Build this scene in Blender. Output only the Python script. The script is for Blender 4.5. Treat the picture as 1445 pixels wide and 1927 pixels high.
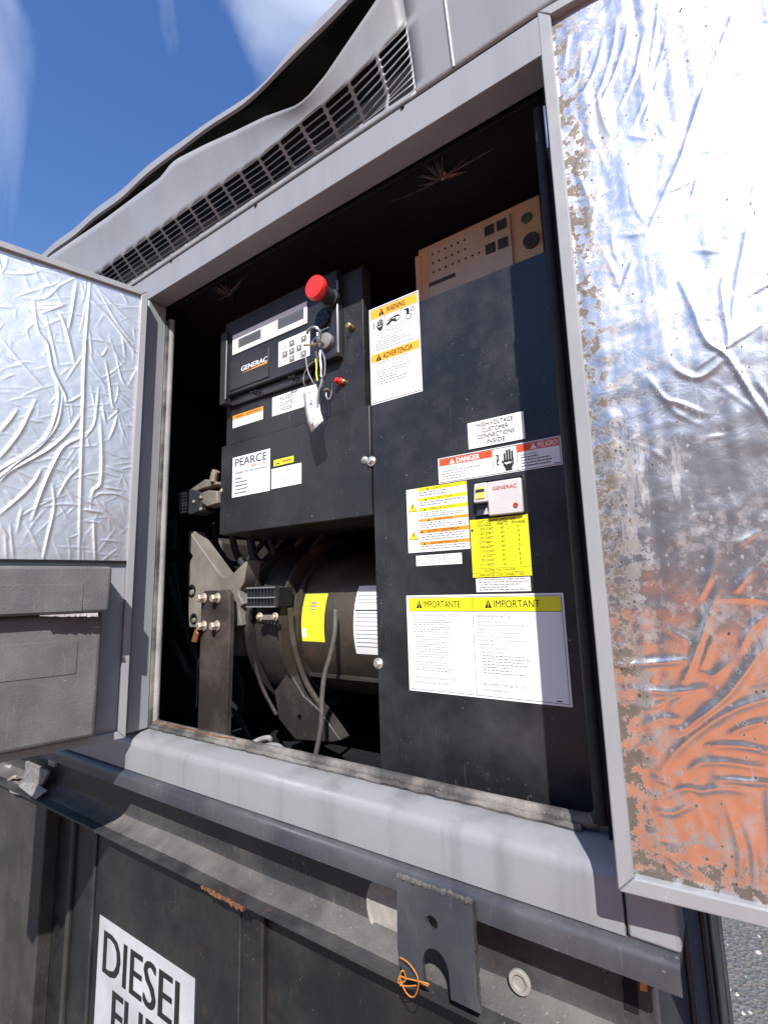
import bpy, bmesh, math, random
import numpy as np
from mathutils import Matrix, Vector

random.seed(7); np.random.seed(7)
scene = bpy.context.scene
for o in list(bpy.data.objects): bpy.data.objects.remove(o)
C = scene.collection

# ------------------------------------------------------------------ camera
# metres; facade of the generator lies in the plane y = 0, x runs along it, z up, camera height is z = 0
F_PX, CX, CY, CAM_D = 923.287, 722.5, 963.5, 0.65
RC = np.array([[0.82642824, 0.56234773, -0.02795351],
               [-0.10978499, 0.11224837, -0.98759686],
               [-0.55223512, 0.81924681, 0.15450257]])      # rows: camera right, down, forward
cam_d = bpy.data.cameras.new('camera'); cam = bpy.data.objects.new('camera', cam_d); C.objects.link(cam)
cam_d.sensor_fit = 'HORIZONTAL'; cam_d.sensor_width = 36.0; cam_d.lens = F_PX / 1445.0 * 36.0
cam_d.clip_start = 0.01; cam_d.clip_end = 2000
m = Matrix.Identity(4)
for i in range(3):
    m[i][0] = RC[0][i]; m[i][1] = -RC[1][i]; m[i][2] = -RC[2][i]
m[1][3] = -CAM_D
cam.matrix_world = m
scene.camera = cam

# ------------------------------------------------------------------ light
SUN = Vector((0.64, -1.0, 1.10)).normalized()               # direction towards the sun
elev = math.asin(SUN.z)
world = bpy.data.worlds.new('World'); scene.world = world; world.use_nodes = True
wn, wl = world.node_tree.nodes, world.node_tree.links
wn.clear()
w_out = wn.new('ShaderNodeOutputWorld'); w_bg = wn.new('ShaderNodeBackground')
sky = wn.new('ShaderNodeTexSky'); sky.sky_type = 'NISHITA'; sky.sun_disc = False
sky.sun_elevation = elev; sky.sun_rotation = math.atan2(SUN.x, SUN.y)
sky.air_density = 1.5; sky.dust_density = 0.2; sky.ozone_density = 4.0
w_tc = wn.new('ShaderNodeTexCoord'); w_map = wn.new('ShaderNodeMapping')
w_map.inputs['Scale'].default_value = (1.6, 1.6, 0.5); w_map.inputs['Rotation'].default_value = (0.0, 0.25, 0.6); w_map.inputs['Location'].default_value = (2.92, 0.0, 0.0)
w_no = wn.new('ShaderNodeTexNoise'); w_no.inputs['Scale'].default_value = 1.5; w_no.inputs['Detail'].default_value = 8; w_no.inputs['Roughness'].default_value = 0.5
w_no.inputs['Distortion'].default_value = 0.6
w_rp = wn.new('ShaderNodeValToRGB'); w_rp.color_ramp.elements[0].position = 0.52; w_rp.color_ramp.elements[1].position = 1.0
w_mx = wn.new('ShaderNodeMixRGB'); w_mx.inputs['Color2'].default_value = (9.0, 9.6, 10.6, 1)
wl.new(w_tc.outputs['Generated'], w_map.inputs['Vector']); wl.new(w_map.outputs[0], w_no.inputs['Vector'])
wl.new(w_no.outputs['Fac'], w_rp.inputs['Fac']); wl.new(w_rp.outputs['Color'], w_mx.inputs['Fac'])
w_hs = wn.new('ShaderNodeHueSaturation'); w_hs.inputs['Saturation'].default_value = 1.22; w_hs.inputs['Hue'].default_value = 0.515; wl.new(sky.outputs['Color'], w_hs.inputs['Color']); wl.new(w_hs.outputs[0], w_mx.inputs['Color1']); wl.new(w_mx.outputs[0], w_bg.inputs['Color'])
w_bg.inputs['Strength'].default_value = 0.12
wl.new(w_bg.outputs[0], w_out.inputs['Surface'])
sun_l = bpy.data.lights.new('sun', 'SUN'); sun_l.energy = 5.0; sun_l.angle = math.radians(0.53); sun_l.color = (1.0, 0.975, 0.945)
sun_o = bpy.data.objects.new('sun', sun_l); C.objects.link(sun_o)
sun_o.rotation_euler = SUN.to_track_quat('Z', 'Y').to_euler(); sun_o.location = SUN * 20
scene.view_settings.view_transform = 'Standard'; scene.view_settings.look = 'None'
scene.view_settings.exposure = 0.55; scene.view_settings.gamma = 1.0
scene.render.engine = 'CYCLES'; scene.cycles.max_bounces = 8

# ------------------------------------------------------------------ measuring helpers
def rayd(u, v):
    return RC.T @ np.array([(u - CX) / F_PX, (v - CY) / F_PX, 1.0])
def at(u, v, y):
    "point of the plane y = const that a pixel of the photograph shows -> (x, z)"
    d = rayd(u, v); t = (CAM_D + y) / d[1]
    return float(d[0] * t), float(d[2] * t)
def at3(u, v, y):
    x, z = at(u, v, y); return (x, y, z)

# ------------------------------------------------------------------ materials
MATS = {}
def nodes_of(name):
    m = bpy.data.materials.new(name); m.use_nodes = True
    return m, m.node_tree.nodes, m.node_tree.links, m.node_tree.nodes['Principled BSDF']
def ramp(n, a, b, ca=(0, 0, 0, 1), cb=(1, 1, 1, 1)):
    r = n.new('ShaderNodeValToRGB'); e = r.color_ramp.elements
    e[0].position = a; e[1].position = b; e[0].color = ca; e[1].color = cb
    return r
def noise(n, l, vec, scale, detail=4, rough=0.55, stretch=None, dist=0.0):
    t = n.new('ShaderNodeTexNoise'); t.inputs['Scale'].default_value = scale; t.inputs['Detail'].default_value = detail
    t.inputs['Roughness'].default_value = rough; t.inputs['Distortion'].default_value = dist
    if stretch:
        mp = n.new('ShaderNodeMapping'); mp.inputs['Scale'].default_value = stretch
        l.new(vec, mp.inputs['Vector']); l.new(mp.outputs[0], t.inputs['Vector'])
    else: l.new(vec, t.inputs['Vector'])
    return t
def mix(n, l, fac, a, b):
    x = n.new('ShaderNodeMixRGB')
    for s, v in (('Fac', fac), ('Color1', a), ('Color2', b)):
        if hasattr(v, 'links'): l.new(v, x.inputs[s])
        elif isinstance(v, (int, float)): x.inputs[s].default_value = v
        else: x.inputs[s].default_value = (*v, 1) if len(v) == 3 else v
    return x.outputs[0]
def math_(n, l, op, a, b=None):
    x = n.new('ShaderNodeMath'); x.operation = op
    for i, v in enumerate((a, b)):
        if v is None: continue
        if hasattr(v, 'links'): l.new(v, x.inputs[i])
        else: x.inputs[i].default_value = v
    return x.outputs[0]
def plain(name, col, rough=0.5, metal=0.0, spec=0.5, vary=0.0, scale=30):
    m, n, l, p = nodes_of(name)
    p.inputs['Roughness'].default_value = rough; p.inputs['Metallic'].default_value = metal
    p.inputs['Specular IOR Level'].default_value = spec
    if vary:
        tc = n.new('ShaderNodeTexCoord'); t = noise(n, l, tc.outputs['Object'], scale, 5)
        r = ramp(n, 0.3, 0.7)
        l.new(t.outputs['Fac'], r.inputs['Fac'])
        d = tuple(c * (1 - vary) for c in col); b = tuple(min(1, c * (1 + vary * 0.6)) for c in col)
        l.new(mix(n, l, r.outputs['Color'], d, b), p.inputs['Base Color'])
    else: p.inputs['Base Color'].default_value = (*col, 1)
    MATS[name] = m; return m
def paint(name, col, rough=0.45, dust=(0.25, 0.24, 0.22), film=0.25, specks=0.5, streak=0.0, rust=0.0, bump=0.06, scale=1.0, metal=0.0):
    "weathered paint: cloudy dust film, fine specks, vertical streaks, rust blooms and a little orange peel"
    m, n, l, p = nodes_of(name)
    tc = n.new('ShaderNodeTexCoord'); v = tc.outputs['Object']
    big = noise(n, l, v, 7 * scale, 6, 0.62); rb = ramp(n, 0.42, 0.75); l.new(big.outputs['Fac'], rb.inputs['Fac'])
    c = mix(n, l, math_(n, l, 'MULTIPLY', rb.outputs['Color'], film), col, dust)
    sp = noise(n, l, v, 170 * scale, 2, 0.5); rs = ramp(n, 0.68, 0.74); l.new(sp.outputs['Fac'], rs.inputs['Fac'])
    md = noise(n, l, v, 16 * scale, 3, 0.5); rm = ramp(n, 0.5, 0.68); l.new(md.outputs['Fac'], rm.inputs['Fac'])
    c = mix(n, l, math_(n, l, 'MULTIPLY', math_(n, l, 'MULTIPLY', rs.outputs['Color'], rm.outputs['Color']), specks), c, tuple(min(1, d * 2.0) for d in dust))
    sc = noise(n, l, v, 60 * scale, 3, 0.5, (3.0, 3.0, 0.35), 0.5); rc = ramp(n, 0.66, 0.72); l.new(sc.outputs['Fac'], rc.inputs['Fac'])
    c = mix(n, l, math_(n, l, 'MULTIPLY', rc.outputs['Color'], specks * 0.35), c, dust)
    if streak:
        st = noise(n, l, v, 14 * scale, 4, 0.6, (1.0, 1.0, 0.06)); rt = ramp(n, 0.5, 0.72); l.new(st.outputs['Fac'], rt.inputs['Fac'])
        c = mix(n, l, math_(n, l, 'MULTIPLY', rt.outputs['Color'], streak), c, tuple(x * 0.45 for x in col))
    if rust:
        ru = noise(n, l, v, 22 * scale, 8, 0.7); rr = ramp(n, 0.60, 0.68); l.new(ru.outputs['Fac'], rr.inputs['Fac'])
        c = mix(n, l, math_(n, l, 'MULTIPLY', rr.outputs['Color'], rust), c, (0.17, 0.065, 0.025))
    l.new(c, p.inputs['Base Color'])
    rg = n.new('ShaderNodeMapRange'); rg.inputs['To Min'].default_value = rough - 0.08; rg.inputs['To Max'].default_value = min(1, rough + 0.22)
    l.new(rb.outputs['Color'], rg.inputs['Value']); l.new(rg.outputs[0], p.inputs['Roughness'])
    p.inputs['Metallic'].default_value = metal
    bp = n.new('ShaderNodeBump'); bp.inputs['Strength'].default_value = bump; bp.inputs['Distance'].default_value = 0.002
    bn = noise(n, l, v, 240 * scale, 2); l.new(bn.outputs['Fac'], bp.inputs['Height']); l.new(bp.outputs[0], p.inputs['Normal'])
    if 'interior' in name or 'foam' in name: p.inputs['Specular IOR Level'].default_value = 0.12
    MATS[name] = m; return m

paint('grey_paint', (0.268, 0.275, 0.288), 0.45, (0.185, 0.18, 0.172), 0.30, 0.3, 0.20)
paint('sill_paint', (0.250, 0.256, 0.268), 0.42, (0.20, 0.185, 0.165), 0.34, 0.7, 0.55)
paint('door_rim_paint', (0.265, 0.27, 0.28), 0.42, (0.32, 0.31, 0.29), 0.55, 0.35, 0.15)
paint('black_paint', (0.0145, 0.0148, 0.0165), 0.42, (0.085, 0.085, 0.09), 0.22, 1.0, 0.0)
paint('cover_paint', (0.0135, 0.0138, 0.0155), 0.38, (0.080, 0.080, 0.085), 0.36, 1.0, 0.0, bump=0.15)
paint('interior_black', (0.010, 0.010, 0.012), 0.75, (0.03, 0.03, 0.03), 0.3, 0.3)
paint('foam_black', (0.019, 0.019, 0.022), 0.55, (0.035, 0.035, 0.035), 0.5, 0.3, bump=0.5)
paint('steel_black', (0.022, 0.022, 0.023), 0.50, (0.15, 0.14, 0.125), 0.34, 0.9, 0.10, 0.35, 0.25)
paint('rail_paint', (0.040, 0.042, 0.050), 0.38, (0.17, 0.165, 0.16), 0.36, 0.5, 0.25, 0.12)
paint('flange_dirt', (0.055, 0.052, 0.049), 0.85, (0.23, 0.21, 0.185), 0.58, 1.0, 0.0, 0.25, 0.5)
paint('tank_paint', (0.011, 0.011, 0.0115), 0.50, (0.065, 0.058, 0.05), 0.34, 1.0, 0.35, 0.12, 0.3)
paint('tank_brown', (0.030, 0.027, 0.024), 0.60, (0.09, 0.078, 0.066), 0.5, 0.8, 0.35, 0.2, 0.3)
paint('rubber_dusty', (0.05, 0.047, 0.045), 0.75, (0.36, 0.32, 0.28), 0.85, 0.8, 0.0, 0.10, 0.6, 1.6)
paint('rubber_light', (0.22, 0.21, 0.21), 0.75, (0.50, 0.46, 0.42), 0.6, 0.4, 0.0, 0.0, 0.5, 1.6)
paint('housing_tan', (0.15, 0.135, 0.115), 0.6, (0.28, 0.245, 0.205), 0.7, 0.5, 0.0, 0.25, 0.4, 1.5)
paint('bar_brown', (0.030, 0.024, 0.021), 0.55, (0.12, 0.095, 0.08), 0.5, 0.6, 0.0, 0.3, 0.4, 1.5)
paint('alternator_paint', (0.042, 0.034, 0.026), 0.5, (0.12, 0.092, 0.064), 0.5, 0.7, 0.2, 0.35, 0.4, 1.4)
paint('ring_paint', (0.024, 0.021, 0.018), 0.5, (0.085, 0.07, 0.056), 0.5, 0.8, 0.2, 0.3, 0.4, 1.4)
paint('plastic_grey', (0.092, 0.087, 0.087), 0.65, (0.27, 0.25, 0.24), 0.35, 0.55, 0.0, 0.0, 0.35)
paint('brown_board', (0.72, 0.57, 0.40), 0.6, (0.28, 0.2, 0.14), 0.3, 0.3)
plain('board_label', (0.60, 0.59, 0.54), 0.5, vary=0.1)
plain('board_dark', (0.06, 0.06, 0.07), 0.5)
plain('module_black', (0.022, 0.022, 0.026), 0.42, vary=0.25, scale=60)
plain('gloss_black', (0.012, 0.012, 0.014), 0.25)
plain('edge_glint', (0.55, 0.55, 0.57), 0.35, 0.6)
plain('bezel_white', (0.80, 0.79, 0.77), 0.4)
plain('screen_glass', (0.10, 0.105, 0.10), 0.12, spec=0.6)
plain('key_grey', (0.19, 0.19, 0.19), 0.5)
plain('red_plastic', (0.75, 0.03, 0.025), 0.35)
plain('red_cap', (0.62, 0.015, 0.02), 0.3)
plain('zinc', (0.62, 0.57, 0.50), 0.38, 0.75, vary=0.25, scale=120)
plain('dirty_zinc', (0.50, 0.42, 0.33), 0.5, 0.5, vary=0.35, scale=140)
plain('copper', (0.55, 0.24, 0.10), 0.4, 0.7, vary=0.3, scale=140)
plain('brass', (0.60, 0.42, 0.18), 0.35, 0.8)
plain('steel_wire', (0.62, 0.60, 0.58), 0.3, 0.9)
plain('hose_brown', (0.085, 0.075, 0.065), 0.65, vary=0.3, scale=70)
plain('cable_grey', (0.28, 0.27, 0.26), 0.55, vary=0.2)
plain('dark_plastic', (0.03, 0.03, 0.035), 0.45, vary=0.2)
plain('yellow_cord', (0.65, 0.62, 0.03), 0.5)
plain('paper_white', (0.80, 0.80, 0.79), 0.45, vary=0.03, scale=25)
plain('paper_dull', (0.46, 0.46, 0.475), 0.45, vary=0.22, scale=9)
plain('ink_black', (0.014, 0.013, 0.013), 0.5)
plain('ink_grey', (0.24, 0.235, 0.235), 0.5)
plain('ink_navy', (0.02, 0.022, 0.09), 0.5)
plain('ink_red', (0.45, 0.04, 0.04), 0.5)
plain('ink_brown', (0.06, 0.012, 0.006), 0.5)
plain('print_amber', (0.84, 0.43, 0.03), 0.45)
plain('print_orange', (0.80, 0.30, 0.03), 0.45)
plain('print_danger', (0.70, 0.075, 0.02), 0.45)
plain('print_yellow', (0.86, 0.78, 0.015), 0.45)
plain('print_acid', (0.74, 0.78, 0.03), 0.45)
plain('breaker_grey', (0.56, 0.53, 0.52), 0.45, vary=0.08)
plain('breaker_window', (0.60, 0.62, 0.12), 0.3)
plain('hinge_blue', (0.06, 0.10, 0.18), 0.4, 0.2)
plain('silver_label', (0.42, 0.42, 0.42), 0.45, vary=0.15, scale=60)
plain('dark_label', (0.10, 0.10, 0.105), 0.4, vary=0.3, scale=40)
plain('wire_orange', (0.55, 0.19, 0.025), 0.5)
plain('foil_scrap', (0.55, 0.42, 0.33), 0.45, 0.4, vary=0.5, scale=90)
plain('reflector_orange', (0.78, 0.21, 0.045), 0.9, vary=0.22, scale=6)
plain('backdrop_sheet', (0.24, 0.23, 0.225), 0.6, vary=0.1, scale=1.0)
plain('roller_grey', (0.36, 0.35, 0.34), 0.6, vary=0.1, scale=1.0)
plain('stone', (0.45, 0.43, 0.40), 0.8, vary=0.3, scale=40)
plain('torn_film', (0.30, 0.27, 0.26), 0.6, vary=0.3, scale=80)
plain('rust', (0.19, 0.075, 0.035), 0.8, vary=0.5, scale=120)
plain('rubber_shaded', (0.018, 0.018, 0.019), 0.7, vary=0.3, scale=50)
plain('disc_dust', (0.30, 0.28, 0.25), 0.7, vary=0.25, scale=60)
plain('bracket_grey', (0.20, 0.19, 0.18), 0.7, vary=0.4, scale=70)
plain('plaster_dirt', (0.42, 0.38, 0.33), 0.9, vary=0.4, scale=60)

def foil(name, base, rough, grime, pits, tint):
    "crinkled aluminium facing on the sound insulation, with grime blotches and rows of drip pits"
    m, n, l, p = nodes_of(name)
    tc = n.new('ShaderNodeTexCoord'); v = tc.outputs['Object']
    bl = noise(n, l, v, 9, 8, 0.66, dist=0.3); rb = ramp(n, 0.42, 0.70); l.new(bl.outputs['Fac'], rb.inputs['Fac'])
    fine = noise(n, l, v, 85, 6, 0.7); rf = ramp(n, 0.46, 0.66); l.new(fine.outputs['Fac'], rf.inputs['Fac'])
    g = math_(n, l, 'MULTIPLY', math_(n, l, 'MULTIPLY', rb.outputs['Color'], rf.outputs['Color']), grime)
    # drip pits: vertical rows
    vo = n.new('ShaderNodeTexVoronoi'); vo.inputs['Scale'].default_value = 120
    mp = n.new('ShaderNodeMapping'); mp.inputs['Scale'].default_value = (1.0, 0.2, 0.8); l.new(v, mp.inputs['Vector']); l.new(mp.outputs[0], vo.inputs['Vector'])
    rv = ramp(n, 0.13, 0.19, (1, 1, 1, 1), (0, 0, 0, 1)); pn = noise(n, l, v, 160, 3, 0.6)
    l.new(math_(n, l, 'ADD', vo.outputs['Distance'], math_(n, l, 'MULTIPLY', math_(n, l, 'SUBTRACT', pn.outputs['Fac'], 0.5), 0.55)), rv.inputs['Fac'])
    col_n = noise(n, l, v, 42, 4, 0.65, (1.0, 0.2, 0.12)); rcn = ramp(n, 0.46, 0.58); l.new(col_n.outputs['Fac'], rcn.inputs['Fac'])
    pit = math_(n, l, 'MULTIPLY', math_(n, l, 'MULTIPLY', rv.outputs['Color'], rcn.outputs['Color']), pits)
    # brown streaks and drips
    st = noise(n, l, v, 34, 6, 0.68, (1.0, 0.3, 0.14)); rst = ramp(n, 0.58, 0.68); l.new(st.outputs['Fac'], rst.inputs['Fac'])
    stf = math_(n, l, 'MULTIPLY', rst.outputs['Color'], grime * 0.9)
    c = mix(n, l, g, base, tint); c = mix(n, l, stf, c, tuple(t * 0.55 for t in tint)); c = mix(n, l, pit, c, tuple(t * 0.35 for t in tint))
    if pits > .5:                       # brown crust creeping in from the hinge edge and the foot
        sx = n.new('ShaderNodeSeparateXYZ'); l.new(v, sx.inputs[0])
        ed = n.new('ShaderNodeMapRange'); ed.inputs['From Min'].default_value = 0.016; ed.inputs['From Max'].default_value = 0.075; ed.inputs['To Min'].default_value = 0.42; ed.inputs['To Max'].default_value = 0.0; l.new(sx.outputs['X'], ed.inputs['Value'])
        ef = n.new('ShaderNodeMapRange'); ef.inputs['From Min'].default_value = -0.297; ef.inputs['From Max'].default_value = -0.23; ef.inputs['To Min'].default_value = 0.45; ef.inputs['To Max'].default_value = 0.0; l.new(sx.outputs['Z'], ef.inputs['Value'])
        cr = noise(n, l, v, 75, 7, 0.72); rcr = ramp(n, 0.555, 0.60)
        l.new(math_(n, l, 'ADD', math_(n, l, 'MULTIPLY', math_(n, l, 'MAXIMUM', ed.outputs[0], ef.outputs[0]), 0.22), cr.outputs['Fac']), rcr.inputs['Fac'])
        crust = math_(n, l, 'MULTIPLY', rcr.outputs['Color'], math_(n, l, 'MINIMUM', math_(n, l, 'MULTIPLY', math_(n, l, 'MAXIMUM', ed.outputs[0], ef.outputs[0]), 3.0), 0.9))
        c = mix(n, l, crust, c, (0.085, 0.060, 0.035)); pit = math_(n, l, 'ADD', pit, crust)
    l.new(c, p.inputs['Base Color'])
    dirt = math_(n, l, 'MINIMUM', math_(n, l, 'ADD', math_(n, l, 'ADD', g, pit), stf), 1.0)
    mr = n.new('ShaderNodeMapRange'); mr.inputs['To Min'].default_value = 0.96; mr.inputs['To Max'].default_value = 0.25; l.new(dirt, mr.inputs['Value']); l.new(mr.outputs[0], p.inputs['Metallic'])
    rr = n.new('ShaderNodeMapRange'); rr.inputs['To Min'].default_value = rough; rr.inputs['To Max'].default_value = 0.62; l.new(dirt, rr.inputs['Value']); l.new(rr.outputs[0], p.inputs['Roughness'])
    b1 = n.new('ShaderNodeBump'); b1.inputs['Strength'].default_value = 0.22; b1.inputs['Distance'].default_value = 0.002
    nn = noise(n, l, v, 38, 6, 0.6, dist=0.8); l.new(nn.outputs['Fac'], b1.inputs['Height']); l.new(b1.outputs[0], p.inputs['Normal'])
    MATS[name] = m
foil('foil_dirty', (0.68, 0.655, 0.645), 0.25, 0.55, 1.0, (0.20, 0.155, 0.13))
foil('foil_clean', (0.68, 0.665, 0.655), 0.42, 0.25, 0.15, (0.34, 0.33, 0.34))

def ground_mat():
    m, n, l, p = nodes_of('asphalt')
    tc = n.new('ShaderNodeTexCoord'); v = tc.outputs['Object']
    a = noise(n, l, v, 60, 8, 0.7); b = noise(n, l, v, 2, 4)
    vo = n.new('ShaderNodeTexVoronoi'); vo.inputs['Scale'].default_value = 70; l.new(v, vo.inputs['Vector'])
    r = ramp(n, 0.3, 0.75, (0.045, 0.042, 0.038, 1), (0.24, 0.20, 0.155, 1)); l.new(a.outputs['Fac'], r.inputs['Fac'])
    c = mix(n, l, 0.12, r.outputs['Color'], vo.outputs['Color']); hs = n.new('ShaderNodeHueSaturation'); hs.inputs['Saturation'].default_value = 0.3; hs.inputs['Value'].default_value = 0.7
    l.new(c, hs.inputs['Color']); l.new(hs.outputs[0], p.inputs['Base Color']); p.inputs['Roughness'].default_value = 0.9
    bp = n.new('ShaderNodeBump'); bp.inputs['Strength'].default_value = 0.8; bp.inputs['Distance'].default_value = 0.01
    l.new(vo.outputs['Distance'], bp.inputs['Height']); l.new(bp.outputs[0], p.inputs['Normal'])
    MATS['asphalt'] = m
ground_mat()

# ------------------------------------------------------------------ mesh helpers
class MB:
    def __init__(s): s.v = []; s.f = []
    def add(s, vs, fs):
        b = len(s.v); s.v += [tuple(map(float, p)) for p in vs]; s.f += [tuple(i + b for i in f) for f in fs]; return s
    def box(s, x0, x1, y0, y1, z0, z1):
        x0, x1 = sorted((x0, x1)); y0, y1 = sorted((y0, y1)); z0, z1 = sorted((z0, z1))
        return s.add([(x0, y0, z0), (x1, y0, z0), (x1, y1, z0), (x0, y1, z0), (x0, y0, z1), (x1, y0, z1), (x1, y1, z1), (x0, y1, z1)],
                     [(0, 3, 2, 1), (4, 5, 6, 7), (0, 1, 5, 4), (1, 2, 6, 5), (2, 3, 7, 6), (3, 0, 4, 7)])
    def prism(s, pts, y0, y1):
        "outline of (x, z) points given a thickness in y"
        n = len(pts); a = sum(pts[i][0] * pts[(i + 1) % n][1] - pts[(i + 1) % n][0] * pts[i][1] for i in range(n))
        if a < 0: pts = pts[::-1]
        y0, y1 = sorted((y0, y1))
        vs = [(x, y0, z) for x, z in pts] + [(x, y1, z) for x, z in pts]
        fs = [tuple(range(n)), tuple(range(2 * n - 1, n - 1, -1))] + [(i, i + n, (i + 1) % n + n, (i + 1) % n) for i in range(n)]
        return s.add(vs, fs)
    def extrude_x(s, prof, x0, x1):
        "profile of (y, z) points pulled along x"
        n = len(prof); vs = [(x0, y, z) for y, z in prof] + [(x1, y, z) for y, z in prof]
        return s.add(vs, [tuple(range(n)), tuple(range(2 * n - 1, n - 1, -1))] + [(i, i + n, (i + 1) % n + n, (i + 1) % n) for i in range(n)])
    def lathe(s, p0, axis, prof, n=20, closed=True):
        "rings (distance along axis, radius)"
        ax = Vector(axis).normalized(); t = Vector((0, 0, 1)) if abs(ax.z) < 0.9 else Vector((1, 0, 0))
        e1 = ax.cross(t).normalized(); e2 = ax.cross(e1); p0 = Vector(p0); b = []
        for d, r in prof:
            for i in range(n):
                a = 2 * math.pi * i / n; b.append(p0 + ax * d + (e1 * math.cos(a) + e2 * math.sin(a)) * r)
        k = len(prof); fs = [(j * n + i, j * n + (i + 1) % n, (j + 1) * n + (i + 1) % n, (j + 1) * n + i) for j in range(k - 1) for i in range(n)]
        if closed: fs += [tuple(range(n - 1, -1, -1)), tuple((k - 1) * n + i for i in range(n))]
        return s.add(b, fs)
    def tube(s, pts, r, n=8, loop=False):
        P = [Vector(p) for p in pts]; k = len(P); vs = []; rr = r if isinstance(r, (list, tuple)) else [r] * k
        prev = None
        for i, p in enumerate(P):
            if loop: t = (P[(i + 1) % k] - P[i - 1])
            else: t = (P[min(i + 1, k - 1)] - P[max(i - 1, 0)])
            t = t.normalized() if t.length > 1e-9 else Vector((0, 0, 1))
            if prev is None:
                h = Vector((0, 0, 1)) if abs(t.z) < 0.9 else Vector((1, 0, 0)); e1 = t.cross(h).normalized()
            else: e1 = (prev - t * prev.dot(t)).normalized()
            prev = e1; e2 = t.cross(e1)
            vs += [p + (e1 * math.cos(2 * math.pi * j / n) + e2 * math.sin(2 * math.pi * j / n)) * rr[i] for j in range(n)]
        fs = []
        for i in range(k if loop else k - 1):
            a = i * n; b = ((i + 1) % k) * n
            fs += [(a + j, a + (j + 1) % n, b + (j + 1) % n, b + j) for j in range(n)]
        if not loop: fs += [tuple(range(n - 1, -1, -1)), tuple((k - 1) * n + j for j in range(n))]
        return s.add(vs, fs)
    def build(s, name, mat, parent=None, bevel=0.0, seg=2, smooth=False, local=False):
        me = bpy.data.meshes.new(name); me.from_pydata(s.v, [], s.f); me.update()
        bm = bmesh.new(); bm.from_mesh(me); bmesh.ops.recalc_face_normals(bm, faces=bm.faces); bm.to_mesh(me); bm.free()
        me.materials.append(MATS[mat])
        if smooth:
            me.polygons.foreach_set('use_smooth', [True] * len(me.polygons)); me.set_sharp_from_angle(angle=math.radians(38))
        o = bpy.data.objects.new(name, me); C.objects.link(o)
        if bevel:
            b = o.modifiers.new('bevel', 'BEVEL'); b.width = bevel; b.segments = seg; b.limit_method = 'ANGLE'; b.angle_limit = math.radians(40)
            me.polygons.foreach_set('use_smooth', [True] * len(me.polygons)); me.set_sharp_from_angle(angle=math.radians(40))
        if parent: adopt(o, parent, local)
        return o
def adopt(o, parent, local=False):
    o.parent = parent
    if not local:
        T = parent
        M = Matrix.Identity(4); chain = []
        while T: chain.append(T); T = T.parent
        for T in reversed(chain): M = M @ T.matrix_parent_inverse @ T.matrix_basis
        o.matrix_parent_inverse = M.inverted()
def smooth_path(pts, sub=6, loop=False):
    P = [Vector(p) for p in pts]; n = len(P); out = []
    rng = range(n) if loop else range(n - 1)
    for i in rng:
        p0 = P[(i - 1) % n] if (loop or i > 0) else P[i]; p1 = P[i]; p2 = P[(i + 1) % n]; p3 = P[(i + 2) % n] if (loop or i + 2 < n) else p2
        for k in range(sub):
            t = k / sub
            out.append(0.5 * ((2 * p1) + (p2 - p0) * t + (2 * p0 - 5 * p1 + 4 * p2 - p3) * t * t + (3 * p1 - p0 - 3 * p2 + p3) * t ** 3))
    if not loop: out.append(P[-1])
    return out
def thing(name, label, cat, loc=(0, 0, 0), rz=0.0, group=None):
    o = bpy.data.objects.new(name, None); C.objects.link(o); o.location = loc; o.rotation_euler = (0, 0, rz); o.empty_display_size = 0.05
    o['label'] = label; o['category'] = cat
    if group: o['group'] = group
    return o
def tag(o, label, cat, group=None):
    o['label'] = label; o['category'] = cat
    if group: o['group'] = group
    return o

# text through the built-in font, as mesh fitted to a rectangle
def text_mesh(s, bold=0.0, shear=0.0):
    cu = bpy.data.curves.new('t', 'FONT'); cu.body = s; cu.shear = shear; cu.resolution_u = 3
    ob = bpy.data.objects.new('t', cu); C.objects.link(ob)
    dg = bpy.context.evaluated_depsgraph_get(); me = bpy.data.meshes.new_from_object(ob.evaluated_get(dg))
    vs = [tuple(v.co) for v in me.vertices]; fs = [tuple(p.vertices) for p in me.polygons]
    bpy.data.objects.remove(ob); bpy.data.curves.remove(cu); bpy.data.meshes.remove(me)
    return vs, fs
TCACHE = {}
def put_text(mb, s, x0, x1, z0, z1, y, bold=0.012, shear=0.0, align='fit'):
    "text laid into x0..x1 / z0..z1 in the plane y, read from -y"
    k = (s, bold, shear)
    if k not in TCACHE: TCACHE[k] = text_mesh(s, bold, shear)
    vs, fs = TCACHE[k]
    if not vs: return
    ax = min(v[0] for v in vs); bx = max(v[0] for v in vs); az = min(v[1] for v in vs); bz = max(v[1] for v in vs)
    sz = (z1 - z0) / (bz - az); sx = (x1 - x0) / (bx - ax)
    if align == 'left': sx = min(sx, sz)
    if align == 'center':
        sx = min(sx, sz); mid = (x0 + x1) / 2; x0 = mid - sx * (bx - ax) / 2
    hb = min(bold, .03) * 1.6 * (z1 - z0)
    for k, o_ in enumerate((0.0,) if bold < .003 else (-hb, 0.0, hb)):      # weight: copies a hair apart
        mb.add([(x0 + (v[0] - ax) * sx + o_, y - k * .00006, z0 + (v[1] - az) * sz) for v in vs], fs)

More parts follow.
